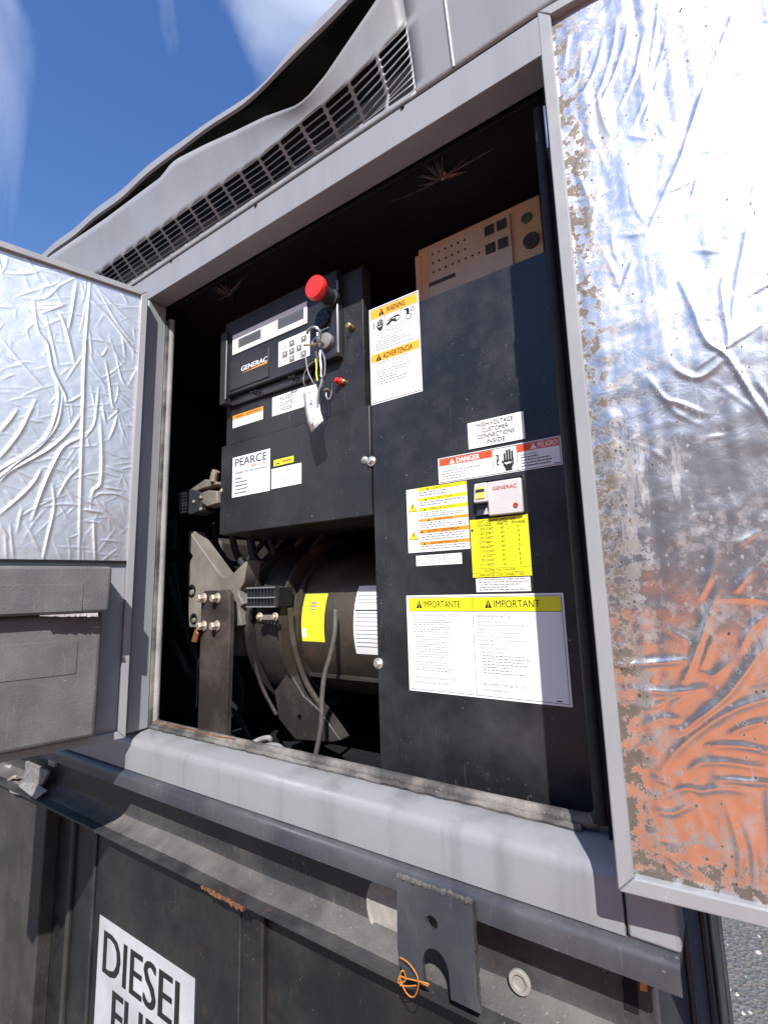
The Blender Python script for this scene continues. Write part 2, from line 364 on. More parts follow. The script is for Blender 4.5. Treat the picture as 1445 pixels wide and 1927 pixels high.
# ------------------------------------------------------------------ ground and surroundings
GZ = -1.5
g = MB().add([(-400, -400, GZ), (400, -400, GZ), (400, 400, GZ), (-400, 400, GZ)], [(0, 1, 2, 3)]).build('ground', 'asphalt'); g['kind'] = 'structure'
gm = MB()
for i in range(900):
    x = random.uniform(-1.2, 1.6); y = random.uniform(1.0, 4.5); r = random.choice([0.004, 0.006, 0.008, 0.012]) * random.uniform(0.7, 1.3)
    a = random.random() * 6; vs = []
    for k in range(6): vs.append((x + math.cos(a + k * 1.047) * r * random.uniform(.7, 1.2), y + math.sin(a + k * 1.047) * r * random.uniform(.7, 1.2), GZ - 0.001))
    vs += [(x + r * .3, y, GZ + r * .7), (x - r * .3, y + r * .2, GZ + r * .6)]
    gm.add(vs, [(0, 1, 6), (1, 2, 6), (2, 7, 6), (2, 3, 7), (3, 4, 7), (4, 5, 7), (5, 6, 7), (5, 0, 6)])
g = gm.build('gravel', 'stone'); g['kind'] = 'stuff'; tag(g, 'loose pale gravel scattered on the asphalt behind the generator', 'gravel')

# unseen orange slope behind the camera, added for the dirty foil to mirror
b = MB(); vs = []; nx_ = 60; prof_ = [(-1.9, 0.004), (-2.4, .11), (-3.0, .28), (-3.7, .46), (-4.4, .58), (-5.2, .63), (-7.0, .60), (-10.0, 0.2), (-10.6, -0.05)]
for i in range(nx_ + 1):
    x = -0.9 + i * 6.2 / nx_; e_ = min(1.0, i / 5.0, (nx_ - i) / 5.0)
    for (y, z) in prof_: vs.append((x + random.uniform(-.03, .03), y + random.uniform(-.05, .05), GZ + (z * e_ + (random.uniform(-.04, .04) if 0.1 < z < .57 else 0.0) if z > 0.01 else z)))
k_ = len(prof_); b.add(vs, [(i * k_ + j, (i + 1) * k_ + j, (i + 1) * k_ + j + 1, i * k_ + j + 1) for i in range(nx_) for j in range(k_ - 1)])
rb_ = b.build('unseen_reflector_bank', 'reflector_orange', smooth=True); rb_['kind'] = 'structure'

wh_ = thing('unseen_backdrop', 'unseen grey corrugated hall added behind the photographer for the foil to mirror', 'unseen_backdrop', (3.0, -16.0, GZ))  # out of view; added to darken the foil's reflection and cut horizon fill
for k_ in range(24):
    x_ = -9.0 + k_ * 1.0
    MB().prism([(x_ + .01, GZ), (x_ + .99, GZ), (x_ + .99, 5.6), (x_ + .01, 5.6)], -16.0, -16.06 - .03 * (k_ % 2)).build('wall_sheet', 'backdrop_sheet', wh_)
MB().box(-9.0, 15.0, -24.0, -16.1, GZ, 5.5).build('core', 'backdrop_sheet', wh_)
MB().box(-9.3, 15.3, -24.3, -15.7, 5.61, 5.9).build('roof', 'backdrop_sheet', wh_)
for x_ in (-5.0, 1.0, 7.0):
    dr_ = MB().box(x_, x_ + 3.4, -15.96, -15.93, GZ, 2.4).build('roller_door', 'roller_grey', wh_)
    MB().box(x_ + 1.5, x_ + 1.9, -15.93, -15.88, GZ + .3, GZ + .36).build('handle', 'gloss_black', dr_)

wl_ = thing('shade_wall', 'unseen grey block wall added beyond the right door to cast shade', 'wall', (1.3, 1.0, GZ))  # out of view; added to throw shade on the ground strip
for c_ in range(9):
    z0_ = GZ + c_ * 0.228
    for k_ in range(8):
        y0_ = -0.8 + k_ * 0.40 - (0.20 if c_ % 2 else 0.0)
        MB().box(1.22, 1.40, y0_ + .004, y0_ + .396, z0_ + .004, z0_ + .224).build('block', 'plaster_dirt', wl_)
MB().box(1.227, 1.393, -0.99, 2.39, GZ, GZ + 2.045).build('mortar', 'stone', wl_)

# ------------------------------------------------------------------ generator enclosure
XL, XR, XE = -1.1686, -0.137, -0.077       # opening left / right, outer corner
HB, SEAM, NOSE = 0.7745, 0.845, -0.324
enc = thing('generator_enclosure', 'grey painted steel generator enclosure with dented roof edge and open doorway', 'generator enclosure', (-1.0, 0.5, -0.39))
MB().box(-2.4, XE, 0.0, 0.05, HB, SEAM - 0.001).build('header_beam', 'grey_paint', enc, 0.0015)
MB().box(-2.4, XL, 0.0, 0.052, -0.3140, HB - 0.001).build('wall_panel', 'grey_paint', enc, 0.003)
MB().box(XR + 0.008, XE, 0.001, 0.05, -0.3905, HB - 0.001).build('corner_post', 'grey_paint', enc, 0.004)
# sill: sloping ledge, rounded nose, vertical face
r_ = 0.010
prof = [(0.10, -0.318), (0.055, -0.3155), (0.012, -0.3225), (0.006, -0.3250), (0.001, -0.3315), (0.0, -0.340), (0.0, -0.389), (0.10, -0.389)]
MB().extrude_x(prof, -2.4, XR + 0.006).build('sill', 'sill_paint', enc, smooth=True)
# interior shell
MB().box(-1.75, XR + .004, 1.0, 1.02, -0.5, 0.95).build('back_wall', 'interior_black', enc)
MB().box(-1.77, -1.75, 0.06, 1.0, -0.5, 0.95).build('inner_side_wall', 'interior_black', enc)
MB().box(-0.150, -0.135, 0.052, 1.0, -0.5, 0.95).build('inner_side_wall', 'interior_black', enc)
MB().box(-1.75, -0.152, 0.06, 1.0, 0.802, 0.83).build('ceiling_lining', 'foam_black', enc)
MB().box(-1.75, -0.152, 0.101, 1.0, -0.46, -0.44).build('floor_pan', 'interior_black', enc)
MB().box(-1.75, -0.152, 0.0815, 0.1, -0.44, -0.32).build('floor_kerb', 'interior_black', enc)
MB().tube([(-1.7, 0.080, 0.797), (-0.16, 0.080, 0.797)], 0.006, 8).build('lining_bead', 'foam_black', enc, smooth=True)
# door gasket round the opening
gy = 0.066
def gasket(pts, r, mat, n=10):
    return MB().tube(smooth_path(pts, 6), r, n).build('gasket', mat, enc, smooth=True)
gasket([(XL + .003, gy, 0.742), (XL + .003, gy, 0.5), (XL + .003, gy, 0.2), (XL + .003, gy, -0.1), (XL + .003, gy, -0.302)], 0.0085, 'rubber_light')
MB().box(XL + .0005, XL + .006, 0.050, 0.0655, -0.312, 0.735).build('gasket_strip', 'rubber_dusty', enc, 0.001)
gp = [(XL + .003, gy, -0.305), (-0.9, gy, -0.307), (-0.6, gy, -0.306), (-0.35, gy, -0.3075), (-0.19, gy, -0.306), (-0.168, gy, -0.302)]
gasket(gp, 0.0095, 'rubber_dusty', 12)
gasket([(-0.1675, gy, -0.3015), (-0.162, gy, -0.294), (-0.160, gy, -0.27), (-0.160, gy, 0.1), (-0.160, gy, 0.5), (-0.160, gy, 0.755)], 0.0090, 'rubber_shaded', 12)  # same rubber in a darker colour, standing for the shade on this side
b = MB()
for k in range(70):                      # ragged lower bead of the bottom gasket
    pass
pts = [(XL + .004 + i * (XR - .05 - XL) / 90, 0.0555 + random.uniform(-.0008, .0008), -0.3115 + random.uniform(-.0012, .0012)) for i in range(91)]
b.tube(pts, [0.0048 * random.uniform(.75, 1.15) for _ in pts], 8).build('gasket_bead', 'rubber_dusty', enc, smooth=True)
b = MB(); pts = [(XL + .01 + i * .0095, 0.0585 + math.sin(i * .9) * .0008, -0.2985 - 0.0012 * math.sin(i * .35) - i * 0.00002) for i in range(32)]
b.tube(pts, 0.0011, 6).build('copper_strip', 'copper', enc, smooth=True)

# vent panel: one bent sheet with punched slots
PY, RY = -0.052, -0.030
tp = [at(u, v_, PY) for u, v_ in [(94, 482), (200, 410), (304, 332), (318, 312), (332, 299), (387.5, 271), (443, 246), (498, 219), (553.6, 199), (576, 185), (614.5, 138), (659, 72), (708, 0)]]
topx = [-2.4] + [p[0] for p in tp] + [-0.28, -0.077]; topz = [tp[0][1] + .01] + [p[1] for p in tp] + [1.10, 1.14]
slx = [-2.4, -1.30, -0.95, -0.70, -0.57, -0.51, -0.45, -0.40, -0.345, -0.077]
slz = [0.925, 0.920, 0.912, 0.905, 0.912, 0.915, 0.925, 0.945, 0.968, 0.97]
dx = [-2.4, -1.3, -0.8, -0.55, -0.46, -0.40, -0.34, -0.077]; dv = [0.6, 0.7, 0.85, 1.0, 0.85, 0.45, 0.0, 0.0]
SB = 0.857
def vent_point(x, t):
    "t 0..1 across the slotted band, -0.15..0 plain strip under it, 1..2 plain sheet above"
    zs = float(np.interp(x, slx, slz)); zt = max(float(np.interp(x, topx, topz)), zs + 0.012); k = float(np.interp(x, dx, dv))
    flat = lambda z: -0.18 * (z - SEAM)
    if t <= 0:
        z = SB + t / 0.15 * (SB - SEAM - 0.001); return (x, flat(z) , z)
    if t <= 1:
        z = SB + t * (zs - SB)
        # dent: sheet pushed in, deepest at 40 %, and rolled out again at the upper edge
        d = float(np.interp(t, [0, .12, .36, 1.0], [0, .005, .024, -.026])) * k
        return (x, flat(z) + d, z)
    s = t - 1; z = zs + s * (zt - zs); y0 = flat(zs) - 0.026 * k
    return (x, y0 + (PY - y0) * s ** 1.3 + 0.0015 * math.sin(x * 17) * math.sin(s * 3.1), z)
b = MB(); NX, NR = 24, 9; x_r = -0.345; pitch = 0.0605; gap_c = 0.0062
def addgrid(xs, ts):
    n, k = len(xs), len(ts); b.add([vent_point(x, t) for t in ts for x in xs], [(j * n + i, j * n + i + 1, (j + 1) * n + i + 1, (j + 1) * n + i) for j in range(k - 1) for i in range(n - 1)])
x_l = x_r - NX * pitch
xs_all = list(np.linspace(-2.4, x_l, 14)); xs_mid = list(np.linspace(x_l, x_r, NX * 3 + 1)); xs_end = list(np.linspace(x_r, XE, 12))
addgrid(xs_mid, [-0.15, -0.07, 0.0]); addgrid(xs_mid, list(np.linspace(1, 2, 9)))
addgrid(xs_all, [-0.15, 0.0] + list(np.linspace(.1, 1, 8)) + list(np.linspace(1.15, 2, 6)))
addgrid(xs_end, [-0.15, 0.0] + list(np.linspace(.1, 1, 8)) + list(np.linspace(1.15, 2, 6)))
for c in range(NX):
    for r in range(NR):
        xa, xb = x_l + c * pitch, x_l + (c + 1) * pitch; ta, tb = r / NR, (r + 1) / NR
        ia, ib = xa + gap_c / 2, xb - gap_c / 2; ja, jb = ta + 0.11 / NR, tb - 0.11 / NR
        rx = 0.0036; rt = (jb - ja) * 0.42
        inner = []
        for cx_, ct_, a0 in ((ib - rx, jb - rt, 0), (ia + rx, jb - rt, 90), (ia + rx, ja + rt, 180), (ib - rx, ja + rt, 270)):
            for a in (0, 45, 90):
                A = math.radians(a0 + a); inner.append((cx_ + math.cos(A) * rx, ct_ + math.sin(A) * rt))
        xm = (xa + xb) / 2
        outer = [(xb, (ta + tb) / 2), (xb, tb), (xm, tb), (xm, tb), (xa, tb), (xa, (ta + tb) / 2), (xa, (ta + tb) / 2), (xa, ta), (xm, ta), (xm, ta), (xb, ta), (xb, (ta + tb) / 2)]
        vs = [vent_point(*p) for p in inner] + [vent_point(*p) for p in outer]
        b.add(vs, [(i, 12 + i, 12 + (i + 1) % 12, (i + 1) % 12) for i in range(12)])
me_o = b.build('vent_panel', 'grey_paint', enc)
bm = bmesh.new(); bm.from_mesh(me_o.data); bmesh.ops.remove_doubles(bm, verts=bm.verts, dist=0.00005); bmesh.ops.dissolve_degenerate(bm, edges=bm.edges, dist=1e-6)
bmesh.ops.recalc_face_normals(bm, faces=bm.faces); bm.to_mesh(me_o.data); bm.free()
me_o.data.polygons.foreach_set('use_smooth', [True] * len(me_o.data.polygons))
sd = me_o.modifiers.new('sheet', 'SOLIDIFY'); sd.thickness = 0.0018; sd.offset = 0
MB().box(-2.38, -0.16, 0.075, 0.09, 0.832, 1.10).build('duct_lining', 'interior_black', enc)
# joint strip and screws on the vent panel
b = MB(); vj = [vent_point(-0.272, t) for t in np.linspace(-0.1, 2, 14)]
b.tube([(x, y - .002, z) for x, y, z in vj], 0.003, 6).build('panel_joint', 'grey_paint', enc, smooth=True)
for u, v_ in [(757, 200), (481, 385), (322, 490)]:
    x, z = at(u, v_, -0.001); MB().lathe((x, 0.002, z), (0, -1, 0), [(0, .0042), (.0042, .0042), (.0058, .0028)], 10).build('screw', 'gloss_black', enc)

# roof with bent lip
lo_ = [at(u, v_, RY) for u, v_ in [(94, 479), (240, 362), (321, 291), (387, 246), (454, 199), (515, 144), (576, 83), (653, 0)]]
hi_ = [at(u, v_, RY) for u, v_ in [(83, 470), (243.6, 338), (321, 271), (398.6, 221), (470.6, 169), (509, 138), (542.5, 94), (614.5, 11)]]
lox = [-2.6] + [p[0] for p in lo_] + [0.1]; loz = [lo_[0][1] + .03] + [p[1] for p in lo_] + [lo_[-1][1] + .10]
hix = [-2.6] + [p[0] for p in hi_] + [0.1]; hiz = [hi_[0][1] + .03] + [p[1] for p in hi_] + [hi_[-1][1] + .10]
def soften(X, Z, w=0.035):
    xs_ = np.linspace(-2.6, 0.1, 400); zs_ = np.interp(xs_, X, Z); k = np.exp(-(np.arange(-20, 21) * (2.7 / 399) / w) ** 2); k /= k.sum()
    return list(xs_), list(np.convolve(np.pad(zs_, 20, mode='edge'), k, 'valid'))
lox, loz = soften(lox, loz); hix, hiz = soften(hix, hiz)
xs = list(np.linspace(-2.6, 0.1, 110))
prof = []
for x in xs:
    lo = float(np.interp(x, lox, loz)); hi = max(float(np.interp(x, hix, hiz)), lo + .014); w = 0.002 * math.sin(x * 23)
    prof.append([(x, RY + .005 + w, lo), (x, RY + w, lo + .004), (x, RY + .001 + w, hi - .006), (x, RY + .009 + w, hi), (x, 0.3, hi + 0.09), (x, 1.3, hi + 0.12)])
n = 6; b = MB(); b.add([p for r in prof for p in r], [(i * n + j, (i + 1) * n + j, (i + 1) * n + j + 1, i * n + j + 1) for i in range(len(xs) - 1) for j in range(n - 1)])
b.build('roof', 'grey_paint', enc, smooth=True)
b = MB(); b.add([p for r in prof for p in ((r[0][0], r[0][1] + .0015, r[0][2] + .001), (r[0][0], RY + .03, r[3][2] - .003), (r[0][0], 0.28, r[3][2] + .070))],
                [(i * 3 + j, (i + 1) * 3 + j, (i + 1) * 3 + j + 1, i * 3 + j + 1) for i in range(len(xs) - 1) for j in range(2)])
b.build('roof_lining', 'interior_black', enc, smooth=True)
# outer end wall beside the corner post with ribs
MB().box(-0.1345, -0.118, 0.051, 1.30, -0.39, 1.05).build('end_wall', 'grey_paint', enc)

# ------------------------------------------------------------------ base frame and fuel tank
base = thing('fuel_tank_base', 'black steel sub-base fuel tank with dirty channel rail under the generator', 'fuel tank', (-1.0, 0.4, GZ))
prof = [(0.09, -0.391), (-0.004, -0.391), (-0.010, -0.394), (-0.013, -0.400), (-0.013, -0.4215), (-0.009, -0.4215), (-0.008, -0.402), (0.09, -0.400)]
MB().extrude_x(prof, -2.4, XE - .002).build('upper_rail', 'rail_paint', base, smooth=True)
prof = [(0.056, -0.401), (0.054, -0.51), (0.051, -0.524), (0.045, -0.533), (0.035, -0.5385), (0.003, -0.5435), (0.0, -0.5445), (0.0, -0.5495), (0.04, -0.546), (0.09, -0.545), (0.09, -0.401)]
MB().extrude_x(prof, -2.4, -0.118).build('channel_web', 'steel_black', base, smooth=True)
b = MB(); prev = None; vs = []; N = 160
for i in range(N + 1):                      # dirt bank lying along the channel, uneven
    x = -2.35 + i * (2.22 / N); h = 0.35 + 0.65 * (0.5 + 0.5 * math.sin(i * .21)) * random.uniform(.7, 1)
    vs += [(x, 0.012 + .006 * h, -0.5425), (x, 0.024, -0.5396 + .0015 * h), (x, 0.034, -0.5378 + .003 * h), (x, 0.045, -0.532 + .003 * h), (x, 0.0524, -0.522 + .003 * h)]
b.add(vs, [(i * 5 + j, (i + 1) * 5 + j, (i + 1) * 5 + j + 1, i * 5 + j + 1) for i in range(N) for j in range(4)])
o = b.build('dirt_bank', 'flange_dirt', base, smooth=True)
TY = 0.058
MB().box(-2.5, -0.128, TY, 1.30, GZ + 0.02, -0.5455).build('tank_wall', 'tank_paint', base, 0.004)
xa = at(375, 1700, TY)[0]; xb = at(414, 1750, TY)[0]; xc = at(465, 1750, TY)[0]; xd = at(504, 1800, TY)[0]
MB().prism([(xa, GZ + .03), (xb, GZ + .03), (xb, -0.55), (xa, -0.55)], TY - .006, TY + .001).build('stiffener', 'tank_paint', base, 0.002)
MB().box(xb, xd, TY - .014, TY + .001, GZ + .03, -0.5505).build('stiffener', 'tank_paint', base, 0.004)
MB().box(xc - .004, xc, TY - .0165, TY - .013, GZ + .03, -0.551).build('weld_seam', 'steel_black', base, 0.001)
xe = at(92, 1540, 0.03)[0]; xf = at(133, 1700, TY)[0]; xg = at(178, 1640, TY)[0]
MB().box(-2.5, xe, 0.022, TY + .001, GZ + .02, -0.5508).build('tank_bulkhead', 'tank_brown', base, 0.003)
MB().box(xf - 0.004, xf + .012, TY - .010, TY + .001, GZ + .03, -0.552).build('stiffener', 'tank_brown', base, 0.003)
MB().box(xg, xg + .010, TY - .005, TY + .001, GZ + .03, -0.552).build('weld_seam', 'steel_black', base, 0.002)
# end wall of the tank, running away from the camera, with upright ribs
MB().box(-0.1275, -0.112, 0.055, 1.28, GZ + .02, -0.40).build('tank_end_wall', 'rail_paint', base, 0.003)
for y in (0.32, 0.62, 0.80, 1.10): MB().box(-0.1125, -0.104, y, y + .05, GZ + .05, -0.41).build('end_rib', 'rail_paint', base, 0.003)
# lifting bracket: plate with a hole and an arched cut-out
yb, yb2 = -0.0205, -0.0135
x0 = at(746, 1740, yb)[0]; x1 = at(893, 1790, yb)[0]; z1 = at(745, 1650, yb)[1]; z0 = at(905, 1910, yb)[1]
def bracket():
    hx, hz, hr = at(812, 1738, yb)[0], at(812, 1738, yb)[1], 0.0085
    ax0 = at(795, 1830, yb)[0]; ax1 = at(845, 1850, yb)[0]; az = at(812, 1785, yb)[1]; am = (ax0 + ax1) / 2; ar = (ax1 - ax0) / 2
    bm = bmesh.new()
    out = [(x0 + .002, z1), (x1, z1), (x1, z0 + .02), (x1 + .004, z0), (ax1 + .001, z0)] + [(am + ar * math.cos(a), az - ar * 1.25 + ar * 1.25 * math.sin(a)) for a in np.linspace(0.0, math.pi, 12)] + [(ax0 + .002, z0), (x0 + .012, z0), (x0 + .003, z0 + .012), (x0, z0 + .03)]
    hole = [(hx + hr * math.cos(a), hz + hr * math.sin(a)) for a in np.linspace(0, 2 * math.pi, 17)[:-1]]
    ev = []
    for loop in (out, hole):
        vs = [bm.verts.new((x, yb, z)) for x, z in loop]
        for i in range(len(vs)): ev.append(bm.edges.new((vs[i], vs[(i + 1) % len(vs)])))
    bmesh.ops.triangle_fill(bm, use_beauty=True, edges=ev)
    g = bmesh.ops.extrude_face_region(bm, geom=bm.faces[:])
    bmesh.ops.translate(bm, verts=[v for v in g['geom'] if isinstance(v, bmesh.types.BMVert)], vec=(0, yb2 - yb, 0))
    bmesh.ops.recalc_face_normals(bm, faces=bm.faces)
    me = bpy.data.meshes.new('lifting_bracket'); bm.to_mesh(me); bm.free(); me.materials.append(MATS['rail_paint'])
    o = bpy.data.objects.new('lifting_bracket', me); C.objects.link(o); adopt(o, base)
    bv = o.modifiers.new('b', 'BEVEL'); bv.width = 0.0008; bv.segments = 2; bv.limit_method = 'ANGLE'
bracket()
b = MB(); pts = [(x0 + .002 + i * (x1 - x0 - .002) / 40, -0.0185 + random.uniform(-.0015, .001), z1 + .001 + random.uniform(-.001, .001)) for i in range(41)]
b.tube(pts, [0.0036 * random.uniform(.6, 1.2) for _ in pts], 7).build('weld_bead', 'flange_dirt', base, smooth=True)
b = MB(); pts = [(x1 + .001 + random.uniform(-.0008, .0008), -0.0175, z1 - i * .0034) for i in range(34)]
b.tube(pts, [0.0024 * random.uniform(.6, 1.2) for _ in pts], 6).build('weld_bead', 'steel_black', base, smooth=True)
# disc and washers on the channel web
cx_, cz_ = at(740, 1720, 0.05); MB().lathe((cx_, 0.054, cz_), (0, -1, 0), [(0, .052), (.004, .052), (.0055, .050), (.0035, .0455), (.003, .045)], 40).build('access_disc', 'disc_dust', base, smooth=True)
for u, v_, ro, ri in [(977, 1851, .0145, .0085), (1144, 1831, .016, .0)]:
    yw_ = 0.043 if ri else 0.0545; x, z = at(u, v_, yw_ - .004)
    MB().lathe((x, yw_, z), (0, -1, 0), [(0, ro), (.004, ro), (.005, ro - .001), (.005, ri + .001), (.001, max(ri, .0005)), (.001, .0003)], 26).build('plug_washer', 'disc_dust' if ri else 'tank_brown', base, smooth=True)
MB().prism([at(1205, 1845, .045), at(1216, 1848, .045), at(1218, 1868, .045), at(1204, 1864, .045)], 0.045, 0.0535).build('rust_patch', 'copper', base)
b = MB()
for i in range(16):                       # peeling rust crumbs along the flange lip
    t = i / 15; x, z = at(382 + 74 * t, 1668 + 36 * t, -0.001); z += random.uniform(-.005, -.001); s = random.uniform(.003, .006)
    b.prism([(x - s, z + s * .4), (x + s, z + s * .6), (x + s * .6, z - s), (x - s * .5, z - s * .6)], -0.0035, 0.003)
b.build('rust_flake', 'rust', base)

# crumpled bracket bits far left on the channel
cb = thing('cable_clamp_bracket', 'bent grey bracket with torn tape on the channel rail under the left door', 'bracket', at3(45, 1490, 0.02))
MB().prism([at(52, 1432, .03), at(95, 1450, .03), at(92, 1458, .03), at(80, 1482, .03), at(50, 1470, .03)], 0.024, 0.032).build('plate', 'bracket_grey', cb, 0.001)
b = MB(); pts = [at3(50, 1468, .03), at3(30, 1482, .012), at3(12, 1472, .018), at3(20, 1492, .004), at3(68, 1505, .004), at3(90, 1488, .012), at3(76, 1480, .02)]
b.add(pts, [(0, 1, 3), (1, 2, 3), (0, 3, 4, 6), (6, 4, 5)]); o = b.build('torn_tape', 'bracket_grey', cb); sdm = o.modifiers.new('s', 'SOLIDIFY'); sdm.thickness = 0.002
for q in ([(8, 1441), (21, 1440), (20, 1456), (8, 1461)], [(93, 1428), (105, 1432), (104, 1444), (94, 1440)]):
    MB().prism([at(u, v_, .05) for u, v_ in q], 0.046, 0.054).build('square_washer', 'silver_label', cb, 0.0006)
MB().tube(smooth_path([at3(16, 1470, .02), at3(26, 1463, .018), at3(33, 1463, .02)]), 0.005, 8).build('bolt_end', 'dirty_zinc', cb, smooth=True)

# orange wire tangle
def px_path(pts, y): return [at3(p[0], p[1], p[2] if len(p) > 2 else y) for p in pts]
b = MB()
zz = lambda L: [(640 + u * .2076, 1620 + v * .2076, y) for u, v, y in L]
b.tube(smooth_path(px_path(zz([(545, 880, -.030), (620, 930, -.033), (690, 1030, -.035), (710, 1120, -.034), (690, 1210, -.03), (650, 1240, -.028), (600, 1200, -.028), (560, 1120, -.028), (540, 1050, -.028), (560, 1000, -.029), (585, 1020, -.026), (590, 1090, -.024), (530, 1110, -.024), (540, 1050, -.024), (600, 1070, -.024), (710, 1095, -.026), (800, 1120, -.024), (790, 1135, -.022), (720, 1100, -.024)]), 0), 5), 0.0008, 6)
b.tube(smooth_path(px_path(zz([(540, 1130, -.025), (600, 1140, -.022), (690, 1135, -.022)]), 0), 4), 0.0008, 6)
tag(b.build('wire_tangle', 'wire_orange', smooth=True), 'tangled orange wire hooked on the lifting bracket edge', 'wire')

# ------------------------------------------------------------------ decal builder
class Decal:
    def __init__(s, name, label, x0, x1, z0, z1, y, paper='paper_white', cat='label', th=0.0006, group=None):
        s.x0, s.x1, s.z0, s.z1, s.y = x0, x1, z0, z1, y; s.m = {}
        s.root = thing(name, label, cat, ((x0 + x1) / 2, y, z0), group=group)
        MB().box(x0, x1, y - th, y - .00002, z0, z1).build('backing', paper, s.root)
        s.yf = y - th
    def X(s, u): return s.x0 + u * (s.x1 - s.x0)
    def Z(s, v): return s.z1 - v * (s.z1 - s.z0)
    def mb(s, part, mat):
        if part in ('small_print', 'handwriting'): return s.m.setdefault((part, mat), MB())
        b = MB(); s.m[(part, mat, len(s.m))] = b; return b
    def poly(s, pts, mat, part='print', lift=0.00025):
        s.mb(part, mat).add([(s.X(u), s.yf - lift, s.Z(v)) for u, v in pts], [tuple(range(len(pts)))])
    def rect(s, u0, u1, v0, v1, mat, part='print', lift=0.00025): s.poly([(u0, v0), (u0, v1), (u1, v1), (u1, v0)], mat, part, lift)
    def frame(s, u0, u1, v0, v1, mat, w, part='border', lift=0.0004):
        a = w / (s.x1 - s.x0); c = w / (s.z1 - s.z0)
        s.rect(u0, u1, v0, v0 + c, mat, part, lift); s.rect(u0, u1, v1 - c, v1, mat, part, lift)
        s.rect(u0, u0 + a, v0 + c, v1 - c, mat, part, lift); s.rect(u1 - a, u1, v0 + c, v1 - c, mat, part, lift)
    def text(s, t, u0, u1, v0, v1, mat='ink_black', bold=0.005, align='fit', shear=0.0, lift=0.0005):
        put_text(s.mb('lettering', mat), t, s.X(u0), s.X(u1), s.Z(v1), s.Z(v0), s.yf - lift, bold, shear, align)
    def dashes(s, u0, u1, v0, v1, n, mat='ink_grey', fill=0.42):
        "lines of print too small to read"
        for i in range(n):
            v = v0 + (v1 - v0) * i / max(n, 1); h = (v1 - v0) / max(n, 1) * fill; u = u0; end = u1 - (u1 - u0) * random.choice([0, .05, .15, .4])
            while u < end:
                w = (u1 - u0) * random.uniform(.03, .10); s.rect(u, min(u + w, end), v + h * random.uniform(0, .2), v + h, mat, 'small_print', 0.0003); u += w + (u1 - u0) * .018
    def alert(s, u, v, w, h, mat='ink_black', inner='paper_white'):
        s.poly([(u, v), (u - w / 2, v + h), (u + w / 2, v + h)], mat, 'pictogram', 0.0005)
        s.poly([(u - w * .06, v + h * .35), (u - w * .04, v + h * .72), (u + w * .04, v + h * .72), (u + w * .06, v + h * .35)], inner, 'pictogram', 0.0008)
        s.rect(u - w * .05, u + w * .05, v + h * .8, v + h * .92, inner, 'pictogram', 0.0008)
    def hand(s, u, v, w, h, mat='ink_black', cut='paper_white'):
        "raised hand with a shock bolt, top-left corner u, v"
        q = lambda a, b: (u + a * w, v + b * h)
        s.poly([q(.42, .48), q(.98, .48), q(.95, .72), q(.86, .86), q(.86, 1), q(.50, 1), q(.48, .86), q(.38, .72)], mat, 'pictogram', 0.0005)
        for a, t in ((.43, .16), (.57, .02), (.71, .0), (.85, .10)): s.poly([q(a, .5), q(a + .11, .5), q(a + .11, t), q(a + .055, t - .03), q(a, t)], mat, 'pictogram', 0.00055)
        s.poly([q(.44, .74), q(.30, .52), q(.35, .46), q(.50, .60)], mat, 'pictogram', 0.0006)
        s.poly([q(.40, .62), q(.55, .58), q(.56, .63), q(.75, .57), q(.74, .63), q(.95, .57), q(.72, .70), q(.73, .64), q(.54, .71), q(.53, .65)], cut, 'pictogram', 0.0009)
        for a, c2, d, e in ((.0, .22, .12, .16), (.09, .18, .17, .36), (.04, .36, .15, .5), (.02, .48, .08, .64), (.06, .62, .18, .68)): s.poly([q(a, c2), q(a, e), q(d, e), q(d, c2)], mat, 'pictogram', 0.0005)
    def done(s):
        for k, b in s.m.items():
            if not b.v: continue
            o = b.build(k[0], k[1], s.root)
            if k[0] in ('small_print', 'handwriting'): o['kind'] = 'stuff'
        return s.root

# ------------------------------------------------------------------ connection cover (right-hand black panel)
YC = 0.139
cov = thing('connection_cover', 'large flat black cover panel carrying most of the warning labels', 'cover panel', (-0.36, YC, -0.36))
MB().box(-0.556, -0.172, YC, YC + .020, -0.40, 0.5605).build('plate', 'cover_paint', cov, 0.0015)
MB().box(-0.171, -0.1525, YC - .02, YC + .02, -0.40, 0.70).build('side_flange', 'black_paint', cov, 0.002)
def bolt(root, p, r, mat='zinc', wash=1.7, ax=(0, -1, 0), hl=None):
    p = Vector(p); a = Vector(ax); hl = hl or r * 1.1
    o = MB().lathe(p, a, [(0, r * wash), (r * .22, r * wash), (r * .32, r * wash * .94), (r * .32, r)], 22).build('bolt', mat, root, smooth=True)
    h = MB().lathe(p + a * r * .3, a, [(0, r), (hl * .8, r), (hl, r * .82)], 6).build('bolt_head', mat, o)
    return o
for u, v_ in ((699, 868), (712, 1249)):
    x, z = at(u, v_, YC); bolt(cov, (x, YC, z), 0.0062)

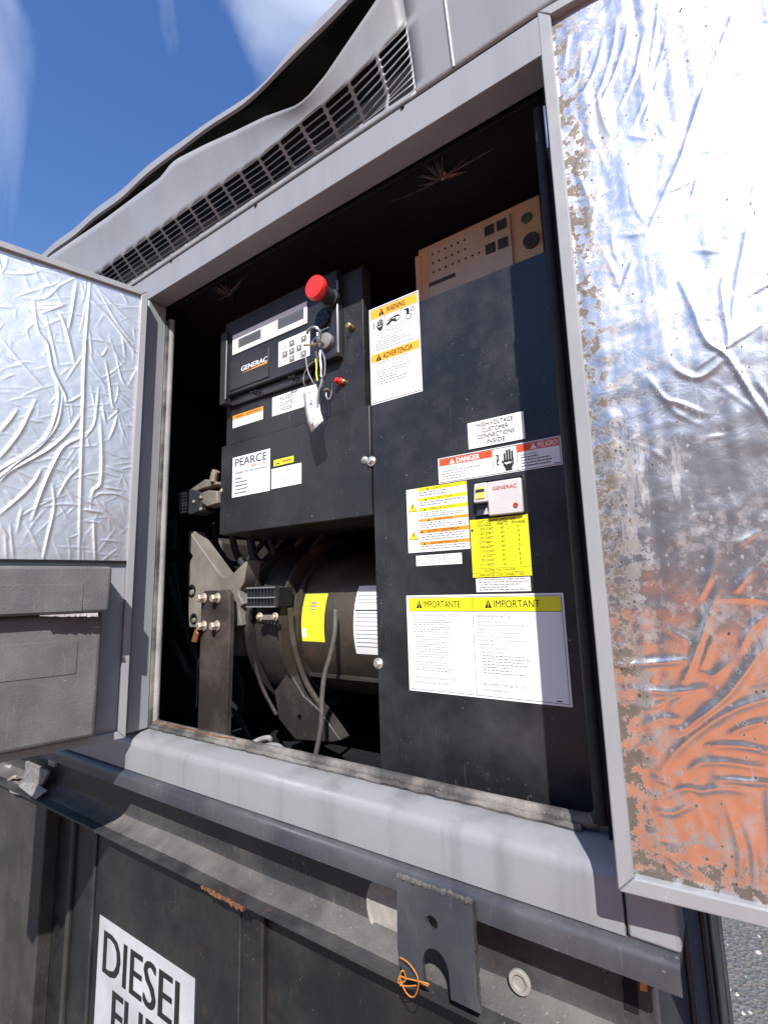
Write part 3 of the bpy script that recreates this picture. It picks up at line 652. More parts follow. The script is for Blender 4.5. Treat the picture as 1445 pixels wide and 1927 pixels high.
d = Decal('warning_label', 'tall white label headed WARNING and ADVERTENCIA with three pictograms', -0.558 + .003, -0.434, 0.3735, 0.5855, YC - .0003)
d.frame(.02, .98, .012, .988, 'ink_black', .0009)
d.rect(.035, .965, .022, .115, 'print_amber', 'header_band'); d.alert(.26, .028, .12, .075, 'ink_brown', 'print_amber'); d.text('WARNING', .36, .74, .038, .098, 'ink_brown', .012)
for u in (.33, .655): d.rect(u, u + .012, .118, .27, 'ink_black', 'border')
d.rect(.03, .97, .270, .2735, 'ink_grey', 'border'); d.rect(.03, .97, .115, .118, 'ink_grey', 'border')
d.hand(.08, .145, .22, .115)
d.poly([(.38, .185), (.50, .165), (.58, .16), (.62, .175), (.62, .182), (.5, .178), (.38, .195)], 'ink_black', 'pictogram')
d.poly([(.36, .245), (.36, .215), (.46, .185), (.54, .19), (.57, .235), (.53, .225), (.47, .21), (.40, .235)], 'ink_black', 'pictogram')
for cu, cv, r1, r2 in ((.58, .192, .055, .040), (.80, .225, .055, .042), (.88, .165, .040, .028)):
    asp = (d.x1 - d.x0) / (d.z1 - d.z0)
    for k in range(14):
        a0, a1 = k * 2 * math.pi / 14, (k + 1) * 2 * math.pi / 14
        d.poly([(cu + r1 * math.cos(a0), cv + r1 * asp * math.sin(a0)), (cu + r1 * math.cos(a1), cv + r1 * asp * math.sin(a1)), (cu + r2 * math.cos(a1), cv + r2 * asp * math.sin(a1)), (cu + r2 * math.cos(a0), cv + r2 * asp * math.sin(a0))], 'ink_black', 'pictogram', .0004)
d.poly([(.70, .135), (.80, .135), (.82, .17), (.80, .20), (.75, .19), (.76, .16)], 'ink_black', 'pictogram')
d.dashes(.16, .86, .282, .315, 2); d.rect(.03, .97, .325, .3275, 'ink_grey', 'border'); d.dashes(.20, .75, .335, .355, 1); d.dashes(.14, .86, .365, .475, 5)
d.rect(.03, .97, .490, .575, 'print_amber', 'header_band'); d.alert(.18, .497, .12, .07, 'ink_brown', 'print_amber'); d.text('ADVERTENCIA', .27, .85, .507, .562, 'ink_brown', .012)
d.dashes(.14, .80, .585, .62, 2); d.rect(.03, .97, .628, .6305, 'ink_grey', 'border'); d.dashes(.22, .75, .64, .655, 1); d.dashes(.14, .80, .675, .83, 6)
d.done()

d = Decal('high_voltage_label', 'plain white label reading HIGH VOLTAGE CUSTOMER CONNECTIONS INSIDE', -0.3450, -0.2430, 0.2405, 0.2885, YC - .0012)
for i, t in enumerate(('HIGH VOLTAGE', 'CUSTOMER', 'CONNECTIONS', 'INSIDE')):
    w = (.64, .46, .66, .33)[i]; d.text(t, .5 - w / 2, .5 + w / 2, .08 + i * .225, .24 + i * .225, 'ink_black', .004)
d.rect(.8, .95, .945, .96, 'ink_grey', 'small_print'); d.done()

d = Decal('danger_label', 'wide DANGER and PELIGRO label with orange-red bands and black hand sign', -0.408, -0.187, 0.187, 0.2345, YC - .0003)
d.frame(.008, .992, .03, .97, 'ink_black', .0008)
d.rect(.015, .475, .06, .32, 'print_danger', 'header_band'); d.rect(.675, .985, .06, .32, 'print_danger', 'header_band')
d.alert(.13, .09, .05, .2, 'paper_white', 'print_danger'); d.text('DANGER', .17, .37, .10, .29, 'paper_white', .03)
d.alert(.80, .09, .05, .2, 'paper_white', 'print_danger'); d.text('PELIGRO', .835, .975, .10, .28, 'paper_white', .012)
for u in (.478, .67): d.rect(u, u + .004, .04, .96, 'ink_black', 'border')
d.hand(.505, .15, .145, .76)
d.text('High voltage.', .04, .18, .40, .48, 'ink_grey', 0); d.dashes(.04, .38, .52, .92, 4)
d.text('Alto voltaje.', .70, .83, .40, .48, 'ink_black', 0); d.dashes(.70, .93, .51, .92, 4, 'ink_black'); d.rect(.94, .98, .90, .925, 'ink_black', 'small_print'); d.done()

# breaker recessed in the cover
brk = thing('circuit_breaker', 'light grey circuit breaker face with yellow window set in black cover', 'circuit breaker', (-0.295, YC, 0.116))
x0, x1, z0, z1 = -0.3385, -0.2535, 0.1165, 0.1765
MB().prism([(x0 - .003, z0 - .003), (x1 + .003, z0 - .003), (x1 + .003, z1 + .003), (x0 - .003, z1 + .003)], YC - .0015, YC + .001).build('bezel', 'gloss_black', brk, 0.0006)
MB().box(x0 + .026, x1, YC - .010, YC - .001, z0, z1 - .002).build('face_plate', 'breaker_grey', brk, 0.002)
MB().prism([(x0 + .003, z0 + .024), (x0 + .028, z0 + .024), (x0 + .028, z1 - .003), (x0 + .006, z1 - .003)], YC - .017, YC - .001).build('handle_block', 'breaker_grey', brk, 0.0015)
MB().prism([(x0 + .008, z0 + .03), (x0 + .024, z0 + .03), (x0 + .024, z1 - .010), (x0 + .010, z1 - .010)], YC - .0185, YC - .0165).build('window', 'breaker_window', brk, 0.0005)
MB().box(x0 + .009, x0 + .024, YC - .0195, YC - .0165, z1 - .0185, z1 - .014).build('window_bar', 'dark_plastic', brk)
MB().prism([(x0 + .002, z0 + .003), (x0 + .025, z0 + .003), (x0 + .025, z0 + .022), (x0 + .006, z0 + .022)], YC - .006, YC - .001).build('lower_recess', 'dark_plastic', brk, 0.001)
MB().prism([(x0 + .016, z0 + .004), (x0 + .025, z0 + .004), (x0 + .022, z0 + .016)], YC - .0072, YC - .0058).build('warning_triangle', 'paper_dull', brk)
b = MB(); put_text(b, 'GENERAC', x0 + .036, x1 - .007, z1 - .0175, z1 - .0115, YC - .0103, .02); b.build('lettering', 'ink_red', brk)
b = MB(); put_text(b, 'PUSH TO TRIP', x0 + .043, x1 - .018, z0 + .0115, z0 + .0145, YC - .0103, .01); b.build('lettering', 'paper_white', brk)
MB().lathe((x1 - .011, YC - .010, z0 + .013), (0, -1, 0), [(0, .0042), (.0012, .0042), (.0014, .0026), (.0006, .0024), (.0006, .0001)], 18).build('trip_button', 'ink_red', brk)

d = Decal('caution_label', 'white label with yellow and orange caution bands and two lightning triangles', -0.4785, -0.3535, 0.0645, 0.185, YC - .0003)
d.rect(.195, .20, 0, 1, 'ink_black', 'border'); d.rect(0, .2, .49, .4935, 'ink_grey', 'border')
bands = [(0, .055, 'print_yellow', 'CAUTION'), (.16, .215, 'print_yellow', 'ATTENTION'), (.315, .375, 'print_yellow', 'PRECAUCION'), (.49, .535, 'print_orange', 'WARNING'), (.655, .715, 'print_orange', 'AVERTISSEMENT'), (.845, .895, 'print_orange', 'ADVERTENCIA')]
for i, (a, c2, mt, t) in enumerate(bands):
    d.rect(.205, 1, a, c2, mt, 'header_band'); w = .02 * len(t); d.alert(.56 - w - .05, a + .008, .05, (c2 - a) * .7, 'ink_black', mt); d.text(t, .60 - w, .60 + w, a + (c2 - a) * .2, c2 - (c2 - a) * .2, 'ink_black', .01)
    nx = bands[i + 1][0] if i < 5 else .99
    d.dashes(.23, .97, c2 + .012, nx - .008, 2 if nx - c2 < .11 else 3, 'ink_grey', .5)
for v in (.22, .66):
    d.poly([(.10, v), (.02, v + .14), (.185, v + .14)], 'ink_black', 'pictogram', .0004); d.poly([(.10, v + .014), (.035, v + .133), (.17, v + .133)], 'print_yellow', 'pictogram', .0007)
    d.poly([(.105, v + .035), (.085, v + .08), (.10, v + .08), (.092, v + .125), (.12, v + .07), (.104, v + .07), (.118, v + .04)], 'ink_black', 'pictogram', .001)
d.done()

d = Decal('voltage_table_label', 'bright yellow voltage table label headed UNIT CONFIGURED FOR', -0.351, -0.249, 0.0145, 0.1140, YC - .0003, 'print_yellow')
d.text('UNIT CONFIGURED FOR', .13, .80, .025, .075, 'ink_black', .002)
d.text('VOLTAGE', .12, .38, .085, .135, 'ink_black', .004); d.text('HERTZ', .47, .67, .085, .135, 'ink_black', .004); d.text('PHASE', .74, .95, .085, .135, 'ink_black', .004)
for i, (a, h, p) in enumerate((('120/240', '60', '1'), ('120/208Y', '60', '3'), ('120/240D', '60', '3'), ('277/480Y', '60', '3'), ('346/600Y', '60', '3'), ('110/220D', '50', '1'), ('115/200Y', '50', '3'), ('100/200D', '50', '3'), ('231/400Y', '50', '3'))):
    v = .155 + i * .0765; d.text(a, .15, .41, v, v + .045, 'ink_black', 0); d.text(h, .54, .60, v, v + .045, 'ink_black', 0); d.text(p, .82, .85 if p == '3' else .835, v, v + .045, 'ink_black', 0)
    d.rect(.10, .14, v + .05, v + .054, 'ink_black', 'small_print'); d.rect(.43, .52, v + .05, v + .054, 'ink_black', 'small_print'); d.rect(.64, .78, v + .05, v + .054, 'ink_black', 'small_print')
d.rect(0, 1, .85, .856, 'ink_black', 'border'); d.rect(0, 1, .925, .931, 'ink_black', 'border')
d.text('D=DELTA, Y=WYE', .22, .74, .868, .912, 'ink_black', .004); d.text('UNBALANCED LOAD CAPABILITY 50%', .1, .88, .942, .985, 'ink_black', 0)
dd = d; k = [(.035 + .022 * math.cos(a), .185 + .024 * math.sin(a)) for a in np.linspace(0, 2 * math.pi, 13)[:-1]]; d.poly(k, 'ink_black', 'marker_dot', .0006)
d.done()

d = Decal('breaker_rating_label', 'small white label BREAKER IS UL LISTED below the caution label', -0.4625, -0.370, 0.0395, 0.0585, YC - .0003)
for i, t in enumerate(('BREAKER IS UL489', 'LISTED SUITABLE FOR USE WITHIN', 'SERVICE RATED EQUIPMENT')): w = (.44, .84, .68)[i]; d.text(t, .46 - w / 2, .46 + w / 2, .1 + i * .29, .3 + i * .29, 'ink_grey', 0)
d.rect(.95, .957, .15, .7, 'ink_grey', 'small_print'); d.done()
d = Decal('small_print_label', 'small white label of fine print between yellow table and IMPORTANT label', -0.346, -0.2525, -0.0102, 0.0125, YC - .0003)
d.dashes(.06, .97, .05, .98, 5, 'ink_grey', .5); d.done()

d = Decal('important_label', 'large white label headed IMPORTANTE and IMPORTANT on yellow bands', -0.4865, -0.203, -0.1825, -0.0140, YC - .0003)
d.frame(.012, .988, .02, .98, 'ink_black', .0007)
d.rect(.018, .982, .03, .165, 'print_yellow', 'header_band'); d.rect(.018, .982, .165, .170, 'ink_black', 'border'); d.rect(.462, .465, .02, .98, 'ink_black', 'border')
d.alert(.095, .05, .045, .085, 'ink_black', 'print_yellow'); d.text('IMPORTANTE', .125, .385, .06, .13, 'ink_black', .006)
d.alert(.565, .05, .045, .085, 'ink_black', 'print_yellow'); d.text('IMPORTANT', .60, .87, .06, .13, 'ink_black', .006)
d.text('ANTES DE ARRANCAR EL MOTOR', .045, .37, .195, .225, 'ink_grey', 0)
d.dashes(.045, .33, .255, .40, 6, 'ink_grey', .34); d.dashes(.06, .30, .43, .66, 9, 'ink_grey', .34); d.dashes(.05, .32, .69, .80, 4, 'ink_grey', .34)
d.text('Vea el manual de propietario para', .045, .34, .835, .875, 'ink_grey', 0); d.text('recomendaciones de aceite.', .045, .28, .88, .915, 'ink_grey', 0)
d.text('Before engine start up', .49, .70, .195, .235, 'ink_grey', 0)
L = ['Read owner\'s manual', 'Remove control panel & battery charger', 'fuses', 'Before servicing or connecting battery', 'Never reverse battery polarity', 'Remove negative battery cable first and', 'reconnect last', 'Negative grounding system', 'Check all fluid levels']
W = [.15, .29, .04, .27, .21, .29, .1, .19, .15]
for i, t in enumerate(L): v = .255 + i * .0365; d.text(t, .49, .49 + W[i], v, v + .022, 'ink_grey', 0)
d.dashes(.51, .80, .59, .78, 7, 'ink_grey', .38)
d.text('See owner\'s manual for oil', .50, .75, .84, .88, 'ink_grey', 0); d.text('recommendations.', .50, .66, .90, .93, 'ink_grey', 0); d.rect(.92, .95, .955, .965, 'ink_black', 'small_print')
d.done()

# ------------------------------------------------------------------ control cabinet
cab = thing('control_cabinet', 'black steel control cabinet hanging left of the large cover', 'control cabinet', (-0.8, 0.2, 0.146))
MB().box(-1.036, -0.5605, YC, 0.34, 0.146, 0.3765).build('lower_door', 'black_paint', cab, 0.002)
MB().box(-1.022, -0.574, 0.1425, 0.17, 0.3768, 0.70).build('upper_panel', 'black_paint', cab, 0.0015)
MB().box(-0.5765, -0.5730, 0.1408, 0.172, 0.3768, 0.702).build('side_edge', 'black_paint', cab, 0.0008)
MB().box(-1.02, -0.60, 0.1705, 0.34, 0.38, 0.66).build('case', 'interior_black', cab)
x, z = at(683, 866, YC); bolt(cab, (x + .004, YC, z), 0.0045, 'zinc')
x, z = at(421, 921, YC - .005); bolt(cab, (-1.032, YC + .006, z), 0.0055, 'dirty_zinc')

YM = 0.122; K = 1.0185
KB = lambda x0, x1, y0, y1, z0, z1: MB().box(x0 * K, x1 * K, y0, y1, z0 * K, z1 * K)
cp = thing('generator_controller', 'black generator control panel with two displays, keypad and red stop button', 'control panel', (-0.8, YM, 0.48))
KB(-0.990, -0.6175, YM, 0.1422, 0.490, 0.692).build('housing', 'module_black', cp, 0.003)
KB(-0.9985, -0.974, YM - .008, 0.1421, 0.468, 0.664).build('side_rail', 'module_black', cp, 0.003)
KB(-0.975, -0.970, YM - .010, YM - .0082, 0.478, 0.62).build('rail_edge', 'key_grey', cp, 0.0008)
MB().prism([(-0.985 * K, 0.489 * K), (-0.700 * K, 0.489 * K), (-0.715 * K, 0.466 * K), (-0.972 * K, 0.466 * K)], YM + .012, 0.1420).build('lower_ledge', 'module_black', cp, 0.002)
KB(-0.6180, -0.6160, YM - .0010, YM + .004, 0.497, 0.665).build('corner_glint', 'edge_glint', cp, 0.0006)  # pale strip standing in for the sun's highlight along this edge
for u, v_ in ((480, 737), (551, 709)):
    x, z = at(u, v_, YM); MB().tube([(x - .008, YM + .012, z), (x - .008, YM - .004, z), (x + .006, YM - .004, z), (x + .006, YM + .012, z)], 0.0028, 6).build('clip', 'module_black', cp)
zp = lambda u, v_, y=YM - .002: at(420 + u * .15225, 560 + v_ * .15225, y)
bz = KB(-0.9575, -0.7030, YM - .003, YM - .0002, 0.5930, 0.6465).build('display_bezel', 'bezel_white', cp, 0.0008)
for a, c2 in (((195, 515), (470, 500)), ((680, 275), (1000, 255))):
    p0 = zp(*a); p1 = zp(*c2); MB().box(p0[0], p1[0], YM - .0036, YM - .0031, p1[1], p0[1]).build('screen', 'screen_glass', bz); sb_ = MB()
    for r_k in range(2):
        for c_k in range(12): xx_ = p0[0] + (p1[0] - p0[0]) * (.08 + .07 * c_k); zz_ = p0[1] + (p1[1] - p0[1]) * (.28 + .34 * r_k); sb_.add([(xx_, YM - .0038, zz_), (xx_ + .0022, YM - .0038, zz_), (xx_ + .0022, YM - .0038, zz_ - .0036), (xx_, YM - .0038, zz_ - .0036)], [(3, 2, 1, 0)])
    sb_ = sb_.build('segment_row', 'dark_plastic', bz); sb_['kind'] = 'stuff'
npl = KB(-0.965, -0.826, YM - .0022, YM - .0002, 0.500, 0.574).build('name_plate', 'module_black', cp, 0.001)
b = MB(); p0 = zp(225, 915); p1 = zp(548, 750); put_text(b, 'GENERAC', p0[0], p1[0], p0[1] + .001, p0[1] + .0135, YM - .0025, .03, 0.12); b.build('lettering', 'paper_white', npl)
pz = p0[1]; b = MB(); b.add([(p0[0], YM - .0025, pz - .0045), (p1[0], YM - .0025, pz - .0045), (p1[0] - .001, YM - .0025, pz + .0000), (p1[0] - .034, YM - .0025, pz - .0010)], [(0, 1, 2, 3)]); b.build('logo_wedge', 'print_orange', npl)
kp = KB(-0.794, -0.696, YM - .0016, YM - .0002, 0.5135, 0.5765).build('keypad', 'bezel_white', cp, 0.0006)
for (a, c2) in (((735, 660), (795, 735)), ((820, 525), (880, 595)), ((820, 622), (880, 695)), ((820, 715), (880, 785)), ((908, 582), (968, 655)), ((963, 465), (1028, 540)), ((960, 655), (1028, 728))):
    p0 = zp(*a); p1 = zp(*c2); zc = (p0[1] + p1[1]) / 2; bt = MB().box(p0[0], p1[0], YM - .003, YM - .0014, zc - .0068, zc + .0068).build('button', 'key_grey', kp, 0.0006)
    xc = (p0[0] + p1[0]) / 2; MB().prism([(xc - .0028, zc - .001), (xc + .0028, zc - .001), (xc, zc + .004)], YM - .0033, YM - .0031).build('button_symbol', 'bezel_white', bt)
for a in ((765, 600), (765, 775)):
    x, z = zp(*a); MB().prism([(x - .003, z - .002), (x + .003, z - .002), (x + .002, z + .002), (x - .002, z + .002)], YM - .0021, YM - .0018).build('key_symbol', 'ink_grey', kp)
# emergency stop, buzzer, key switch
ex, ez = at(594, 541, 0.068)
eb = MB().lathe((ex, 0.083, ez), (0, -1, 0), [(0, .019), (.004, .024), (.010, .0262), (.017, .0262), (.021, .0245), (.0225, .021), (.0228, .012), (.0225, .0002)], 32).build('stop_button', 'red_plastic', cp, smooth=True)
MB().lathe((ex, YM, ez), (0, -1, 0), [(0, .021), (.008, .021), (.009, .018), (.039, .0165)], 24).build('stop_collar', 'dark_plastic', eb, smooth=True)
bx_, bz_ = at(607, 598, YM - .003)
bu = MB().lathe((bx_, YM, bz_), (0, -1, 0), [(0, .0205), (.005, .0205), (.0065, .0185), (.0045, .017), (.0045, .0002)], 30).build('buzzer', 'gloss_black', cp, smooth=True)
for k in range(6):
    a = k * math.pi / 3 + .3; MB().lathe((bx_ + .0095 * math.cos(a), YM - .0040, bz_ + .0095 * math.sin(a)), (0, -1, 0), [(0, .0042), (.0014, .0040), (.0016, .0026), (.0002, .0022)], 10).build('buzzer_ring', 'module_black', bu)
kx, kz = at(611, 641, YM - .008)
ks = MB().lathe((kx, YM, kz), (0, -1, 0), [(0, .0185), (.009, .0185), (.0105, .0165), (.0105, .0002)], 28).build('key_switch', 'key_grey', cp, smooth=True)
for (a, c2, n_) in (((1245, 110), (1315, 75), 1), ((1205, 412), (1315, 362), 3)):
    p0 = zp(*a, YM - .0006); p1 = zp(*c2, YM - .0006); zc = (p0[1] + p1[1]) / 2 + .001
    for k in range(n_):
        w = (p1[0] - p0[0]) / n_; MB().box(p0[0] + k * w, p0[0] + k * w + w * .7, YM - .0006, YM - .0002, zc - .0015, zc + .0015).build('switch_caption', 'bezel_white', cp)
# small fittings beside it
zt = lambda u, v_, y: at3(560 + u * .1142, 600 + v_ * .1142, y)
ft = thing('brass_fitting', 'small brass stud beside the right edge of the control panel', 'fitting', zt(860, 120, .146))
p = zt(900, 150, .1424); MB().lathe((p[0], .1424, p[2]), (0, -1, 0), [(0, .005), (.006, .005), (.006, .0062), (.016, .0062), (.017, .005)], 12).build('stud', 'brass', ft, smooth=True)
MB().lathe((p[0], .1423, p[2]), (0, -1, 0), [(0, .009), (.002, .009)], 16).build('seat', 'dark_plastic', ft)
rc = thing('red_dust_cap', 'small red dust cap hanging on a bead chain under the key switch', 'dust cap', zt(640, 1040, .145))
p = zt(690, 1050, .1405); MB().lathe((p[0] + .006, .1424, p[2]), (-.35, -1, .1), [(0, .0072), (.004, .0082), (.008, .0082), (.010, .0066), (.016, .006), (.018, .004)], 16).build('cap', 'red_cap', rc, smooth=True)
MB().lathe((p[0] + .012, .1424, p[2] - .001), (0, -1, 0), [(0, .005), (.007, .005), (.008, .003)], 10).build('nut', 'brass', rc)
b = MB(); path = smooth_path([zt(570, 1060, .126), zt(565, 1160, .134), zt(550, 1270, .137), zt(510, 1325, .138), zt(475, 1280, .139), zt(470, 1210, .140)], 5)
b.tube(path, [0.0009 + 0.0007 * (i % 2) for i in range(len(path))], 6).build('bead_chain', 'steel_wire', rc, smooth=True)
p = zt(480, 1170, .142); MB().lathe((p[0], .1424, p[2]), (0, -1, 0), [(0, .004), (.005, .004), (.006, .0028)], 10).build('chain_screw', 'brass', rc)

# keys and paper tag hanging from the key switch
kr = thing('key_ring', 'bunch of wire loops and carabiner hanging from the key switch', 'key ring', zt(380, 380, .08))
MB().tube(smooth_path([zt(160, 240, .084), zt(180, 180, .078), zt(250, 130, .074), zt(320, 150, .076), zt(370, 220, .082), zt(370, 330, .088), zt(330, 380, .088)], 6), 0.0028, 8).build('shackle', 'steel_wire', kr, smooth=True)
MB().box(kx - .0022, kx + .0022, YM - .034, YM - .0105, kz - .009, kz + .009).build('key', 'steel_wire', kr, 0.001)
MB().tube([Vector((kx - .006 + .010 * math.cos(a), YM - .030 + .003 * math.sin(a), kz - .008 + .011 * math.sin(a))) for a in np.linspace(0, 2 * math.pi, 19)[:-1]], 0.0013, 6, True).build('split_ring', 'steel_wire', kr, smooth=True)
MB().tube(smooth_path([zt(100, 430, .085), zt(160, 430, .080), zt(240, 425, .080), zt(310, 400, .082)], 4), 0.0020, 6).build('key_blade', 'brass', kr, smooth=True)
MB().tube(smooth_path([zt(385, 510, .085), zt(440, 640, .083), zt(450, 820, .083), zt(430, 950, .083), zt(390, 940, .083), zt(385, 780, .083), zt(370, 560, .085)], 6, True), 0.0014, 6, True).build('carabiner', 'steel_wire', kr, smooth=True)
MB().tube(smooth_path([zt(300, 540, .086), zt(330, 650, .085), zt(390, 760, .085), zt(400, 900, .086), zt(370, 950, .086)], 5), 0.0030, 7).build('cord', 'dark_plastic', kr, smooth=True)
MB().tube(smooth_path([zt(300, 660, .083), zt(312, 780, .081), zt(310, 900, .081), zt(325, 1020, .081)], 4), 0.0018, 6).build('yellow_cord', 'yellow_cord', kr, smooth=True)
MB().tube(smooth_path([zt(280, 690, .084), zt(190, 760, .082), zt(110, 900, .082), zt(100, 1040, .083), zt(140, 1120, .088)], 6), 0.0011, 6).build('tag_wire', 'steel_wire', kr, smooth=True)
MB().tube(smooth_path([zt(130, 560, .082), zt(140, 690, .080), zt(170, 860, .081), zt(230, 1000, .083), zt(280, 1080, .088)], 6), 0.0014, 6).build('tag_wire', 'cable_grey', kr, smooth=True)
MB().tube(smooth_path([zt(405, 985, .083), zt(380, 1110, .083), zt(340, 1200, .083), zt(320, 1400, .084)], 5), 0.0026, 7).build('cable_tie', 'cable_grey', kr, smooth=True)
tg = thing('paper_tag', 'white paper tag with handwriting hanging from the key wires', 'tag', zt(230, 1870, .09))
ol = [(100, 1130), (270, 1070), (320, 1120), (345, 1260), (370, 1480), (425, 1670), (225, 1870), (165, 1700), (120, 1450), (95, 1250)]
b = MB(); left = [(100, 1130), (95, 1250), (110, 1400), (135, 1550), (165, 1700), (225, 1870)]; right = [(300, 1075), (338, 1220), (355, 1380), (380, 1540), (405, 1620), (425, 1670)]
vs = []
for i, (a, c2) in enumerate(zip(left, right)):
    for k in range(4):
        t = k / 3; y = 0.0885 + 0.0035 * math.sin(i * 1.1) - 0.0025 * math.sin(t * math.pi); vs.append(zt(a[0] + (c2[0] - a[0]) * t, a[1] + (c2[1] - a[1]) * t, y))
b.add(vs, [(i * 4 + k, i * 4 + k + 1, (i + 1) * 4 + k + 1, (i + 1) * 4 + k) for i in range(5) for k in range(3)])
o = b.build('card', 'paper_white', tg, smooth=True); sm = o.modifiers.new('s', 'SOLIDIFY'); sm.thickness = 0.0005; sm.offset = 1
b = MB(); b.tube(smooth_path([zt(200, 1350, .084), zt(230, 1330, .084), zt(225, 1370, .084), zt(200, 1400, .084), zt(215, 1415, .084), zt(245, 1400, .084)], 4), 0.0008, 5)
for (u, v_) in ((215, 1470), (235, 1500), (215, 1540), (240, 1575), (225, 1600)): b.tube([zt(u, v_, .0842), zt(u + 15, v_ + 14, .0842)], 0.0005, 5)
b.tube(smooth_path([zt(235, 1640, .0838), zt(262, 1655, .0838), zt(240, 1700, .0838), zt(265, 1720, .0838), zt(240, 1745, .0838), zt(268, 1760, .0838)], 4), 0.0009, 5).build('handwriting', 'ink_black', tg)
b = MB(); b.tube(smooth_path([zt(165, 1150, .0862), zt(205, 1140, .0862), zt(215, 1200, .0862), zt(180, 1225, .0862), zt(160, 1190, .0862)], 4, True), 0.0003, 5, True); b.tube([zt(175, 1175, .0862), zt(205, 1200, .0862)], 0.0005, 5); b.build('stamp', 'ink_red', tg)

# cabinet labels
d = Decal('fuses_label', 'white label reading FUSES LOCATED INSIDE behind the paper tag', -0.851, -0.7465, 0.4180, 0.4655, 0.1424)
for i, t in enumerate(('FUSES', 'LOCATED', 'INSIDE')): w = (.38, .52, .36)[i]; d.text(t, .46 - w / 2, .46 + w / 2, .12 + i * .28, .32 + i * .28, 'ink_black', .002)
d.done()
d = Decal('orange_band_label', 'small white label with thin orange band under the control panel', -0.996, -0.8835, 0.4190, 0.4520, 0.1424)
d.rect(0, 1, 0, .34, 'print_orange', 'header_band'); d.text('WARNING', .09, .36, .08, .26, 'ink_brown', .01); d.text('ADVERTENCIA', .46, .92, .08, .26, 'ink_brown', .01); d.done()
d = Decal('pearce_label', 'white service label headed PEARCE SERVICES on the cabinet', -0.9885, -0.8535, 0.2355, 0.3380, YC - .0003)
d.text('PEARCE', .08, .92, .05, .24, 'ink_navy', .014); d.rect(.08, .45, .325, .332, 'ink_grey', 'small_print'); d.text('SERVICES', .50, .93, .27, .34, 'ink_red', 0); d.text('GENERATOR MAINTENANCE', .08, .92, .385, .435, 'ink_navy', .012)
for i in range(5): v = .53 + i * .09; d.dashes(.08, .42 if i else .30, v, v + .045, 1, 'ink_black', .8); d.rect(.5, .92, v + .035, v + .038, 'ink_grey', 'small_print')
d.done()
d = Decal('yellow_strip_label', 'thin yellow strip label right of the PEARCE label', -0.8405, -0.7760, 0.2915, 0.3065, YC - .0003, 'print_acid')
d.rect(.08, .3, .6, .78, 'ink_black', 'small_print'); d.dashes(.45, .92, .3, .7, 1, 'ink_red', .8); d.done()
d = Decal('handwritten_label', 'white label with faint handwriting below the thin yellow strip', -0.8480, -0.7520, 0.2380, 0.2860, YC - .0003)
for (a, c2, v) in ((.45, .75, .2), (.4, .72, .38), (.28, .8, .58), (.35, .62, .8)):
    mbx = d.mb('handwriting', 'ink_grey'); pts = [(d.X(a + (c2 - a) * i / 14), d.yf - .0004, d.Z(v + .05 * math.sin(i * 2.3) * random.uniform(.4, 1))) for i in range(15)]; mbx.tube(pts, 0.0004, 4)
d.done()
x0, z1 = at(188, 1722, TY - .001); x1, _ = at(369.5, 1842, TY - .001); z0 = z1 - 0.32
d = Decal('diesel_fuel_sign', 'white DIESEL FUEL sign on the black tank wall', x0, x1, z0, z1, TY - .0003, 'paper_dull', 'sign')
d.text('DIESEL', .07, .95, .075, .36, 'ink_black', .018); d.text('FUEL', .20, .84, .42, .72, 'ink_black', .018)
d.done()

# ------------------------------------------------------------------ circuit board box behind the cover
cbx = thing('relay_board', 'brown relay board with grey legend panel showing above the cover', 'circuit board', (-0.36, 0.26, 0.45))
yb = 0.25
MB().box(-0.492, -0.214, yb, yb + .03, 0.45, 0.766).build('board', 'brown_board', cbx, 0.002)
MB().box(-0.5, -0.485, yb - .002, yb + .03, 0.45, 0.752).build('mounting_strip', 'brown_board', cbx, 0.001)
MB().box(-0.464, -0.274, yb - .006, yb - .0005, 0.5, 0.750).build('legend_panel', 'board_label', cbx, 0.001)
for i in range(2):
    for j in range(2): MB().box(-0.329 + .027 * i, -0.308 + .027 * i, yb - .0085, yb - .0065, .720 - .042 * j, .742 - .042 * j).build('readout', 'board_dark', cbx, 0.0008)
for i in range(8):
    for j in range(3):
        if i >= 6 and j < 2: continue
        x = -0.452 + i * .0155; z = .735 - j * .022; MB().lathe((x, yb - .006, z), (0, -1, 0), [(0, .0026), (.0015, .0022), (.0016, .0002)], 8).build('indicator', 'board_dark', cbx)
MB().box(-0.464, -0.40, yb - .0075, yb - .0062, 0.660, 0.668).build('legend_strip', 'board_dark', cbx)
MB().lathe((-0.242, yb, 0.725), (0, -1, 0), [(0, .011), (.003, .011), (.004, .009)], 20).build('lamp', plain('lamp_green', (0.07, 0.16, 0.10), 0.4).name, cbx)
MB().lathe((-0.236, yb, 0.672), (0, -1, 0), [(0, .016), (.006, .016), (.007, .013), (.006, .01)], 20).build('round_dial', 'board_dark', cbx)

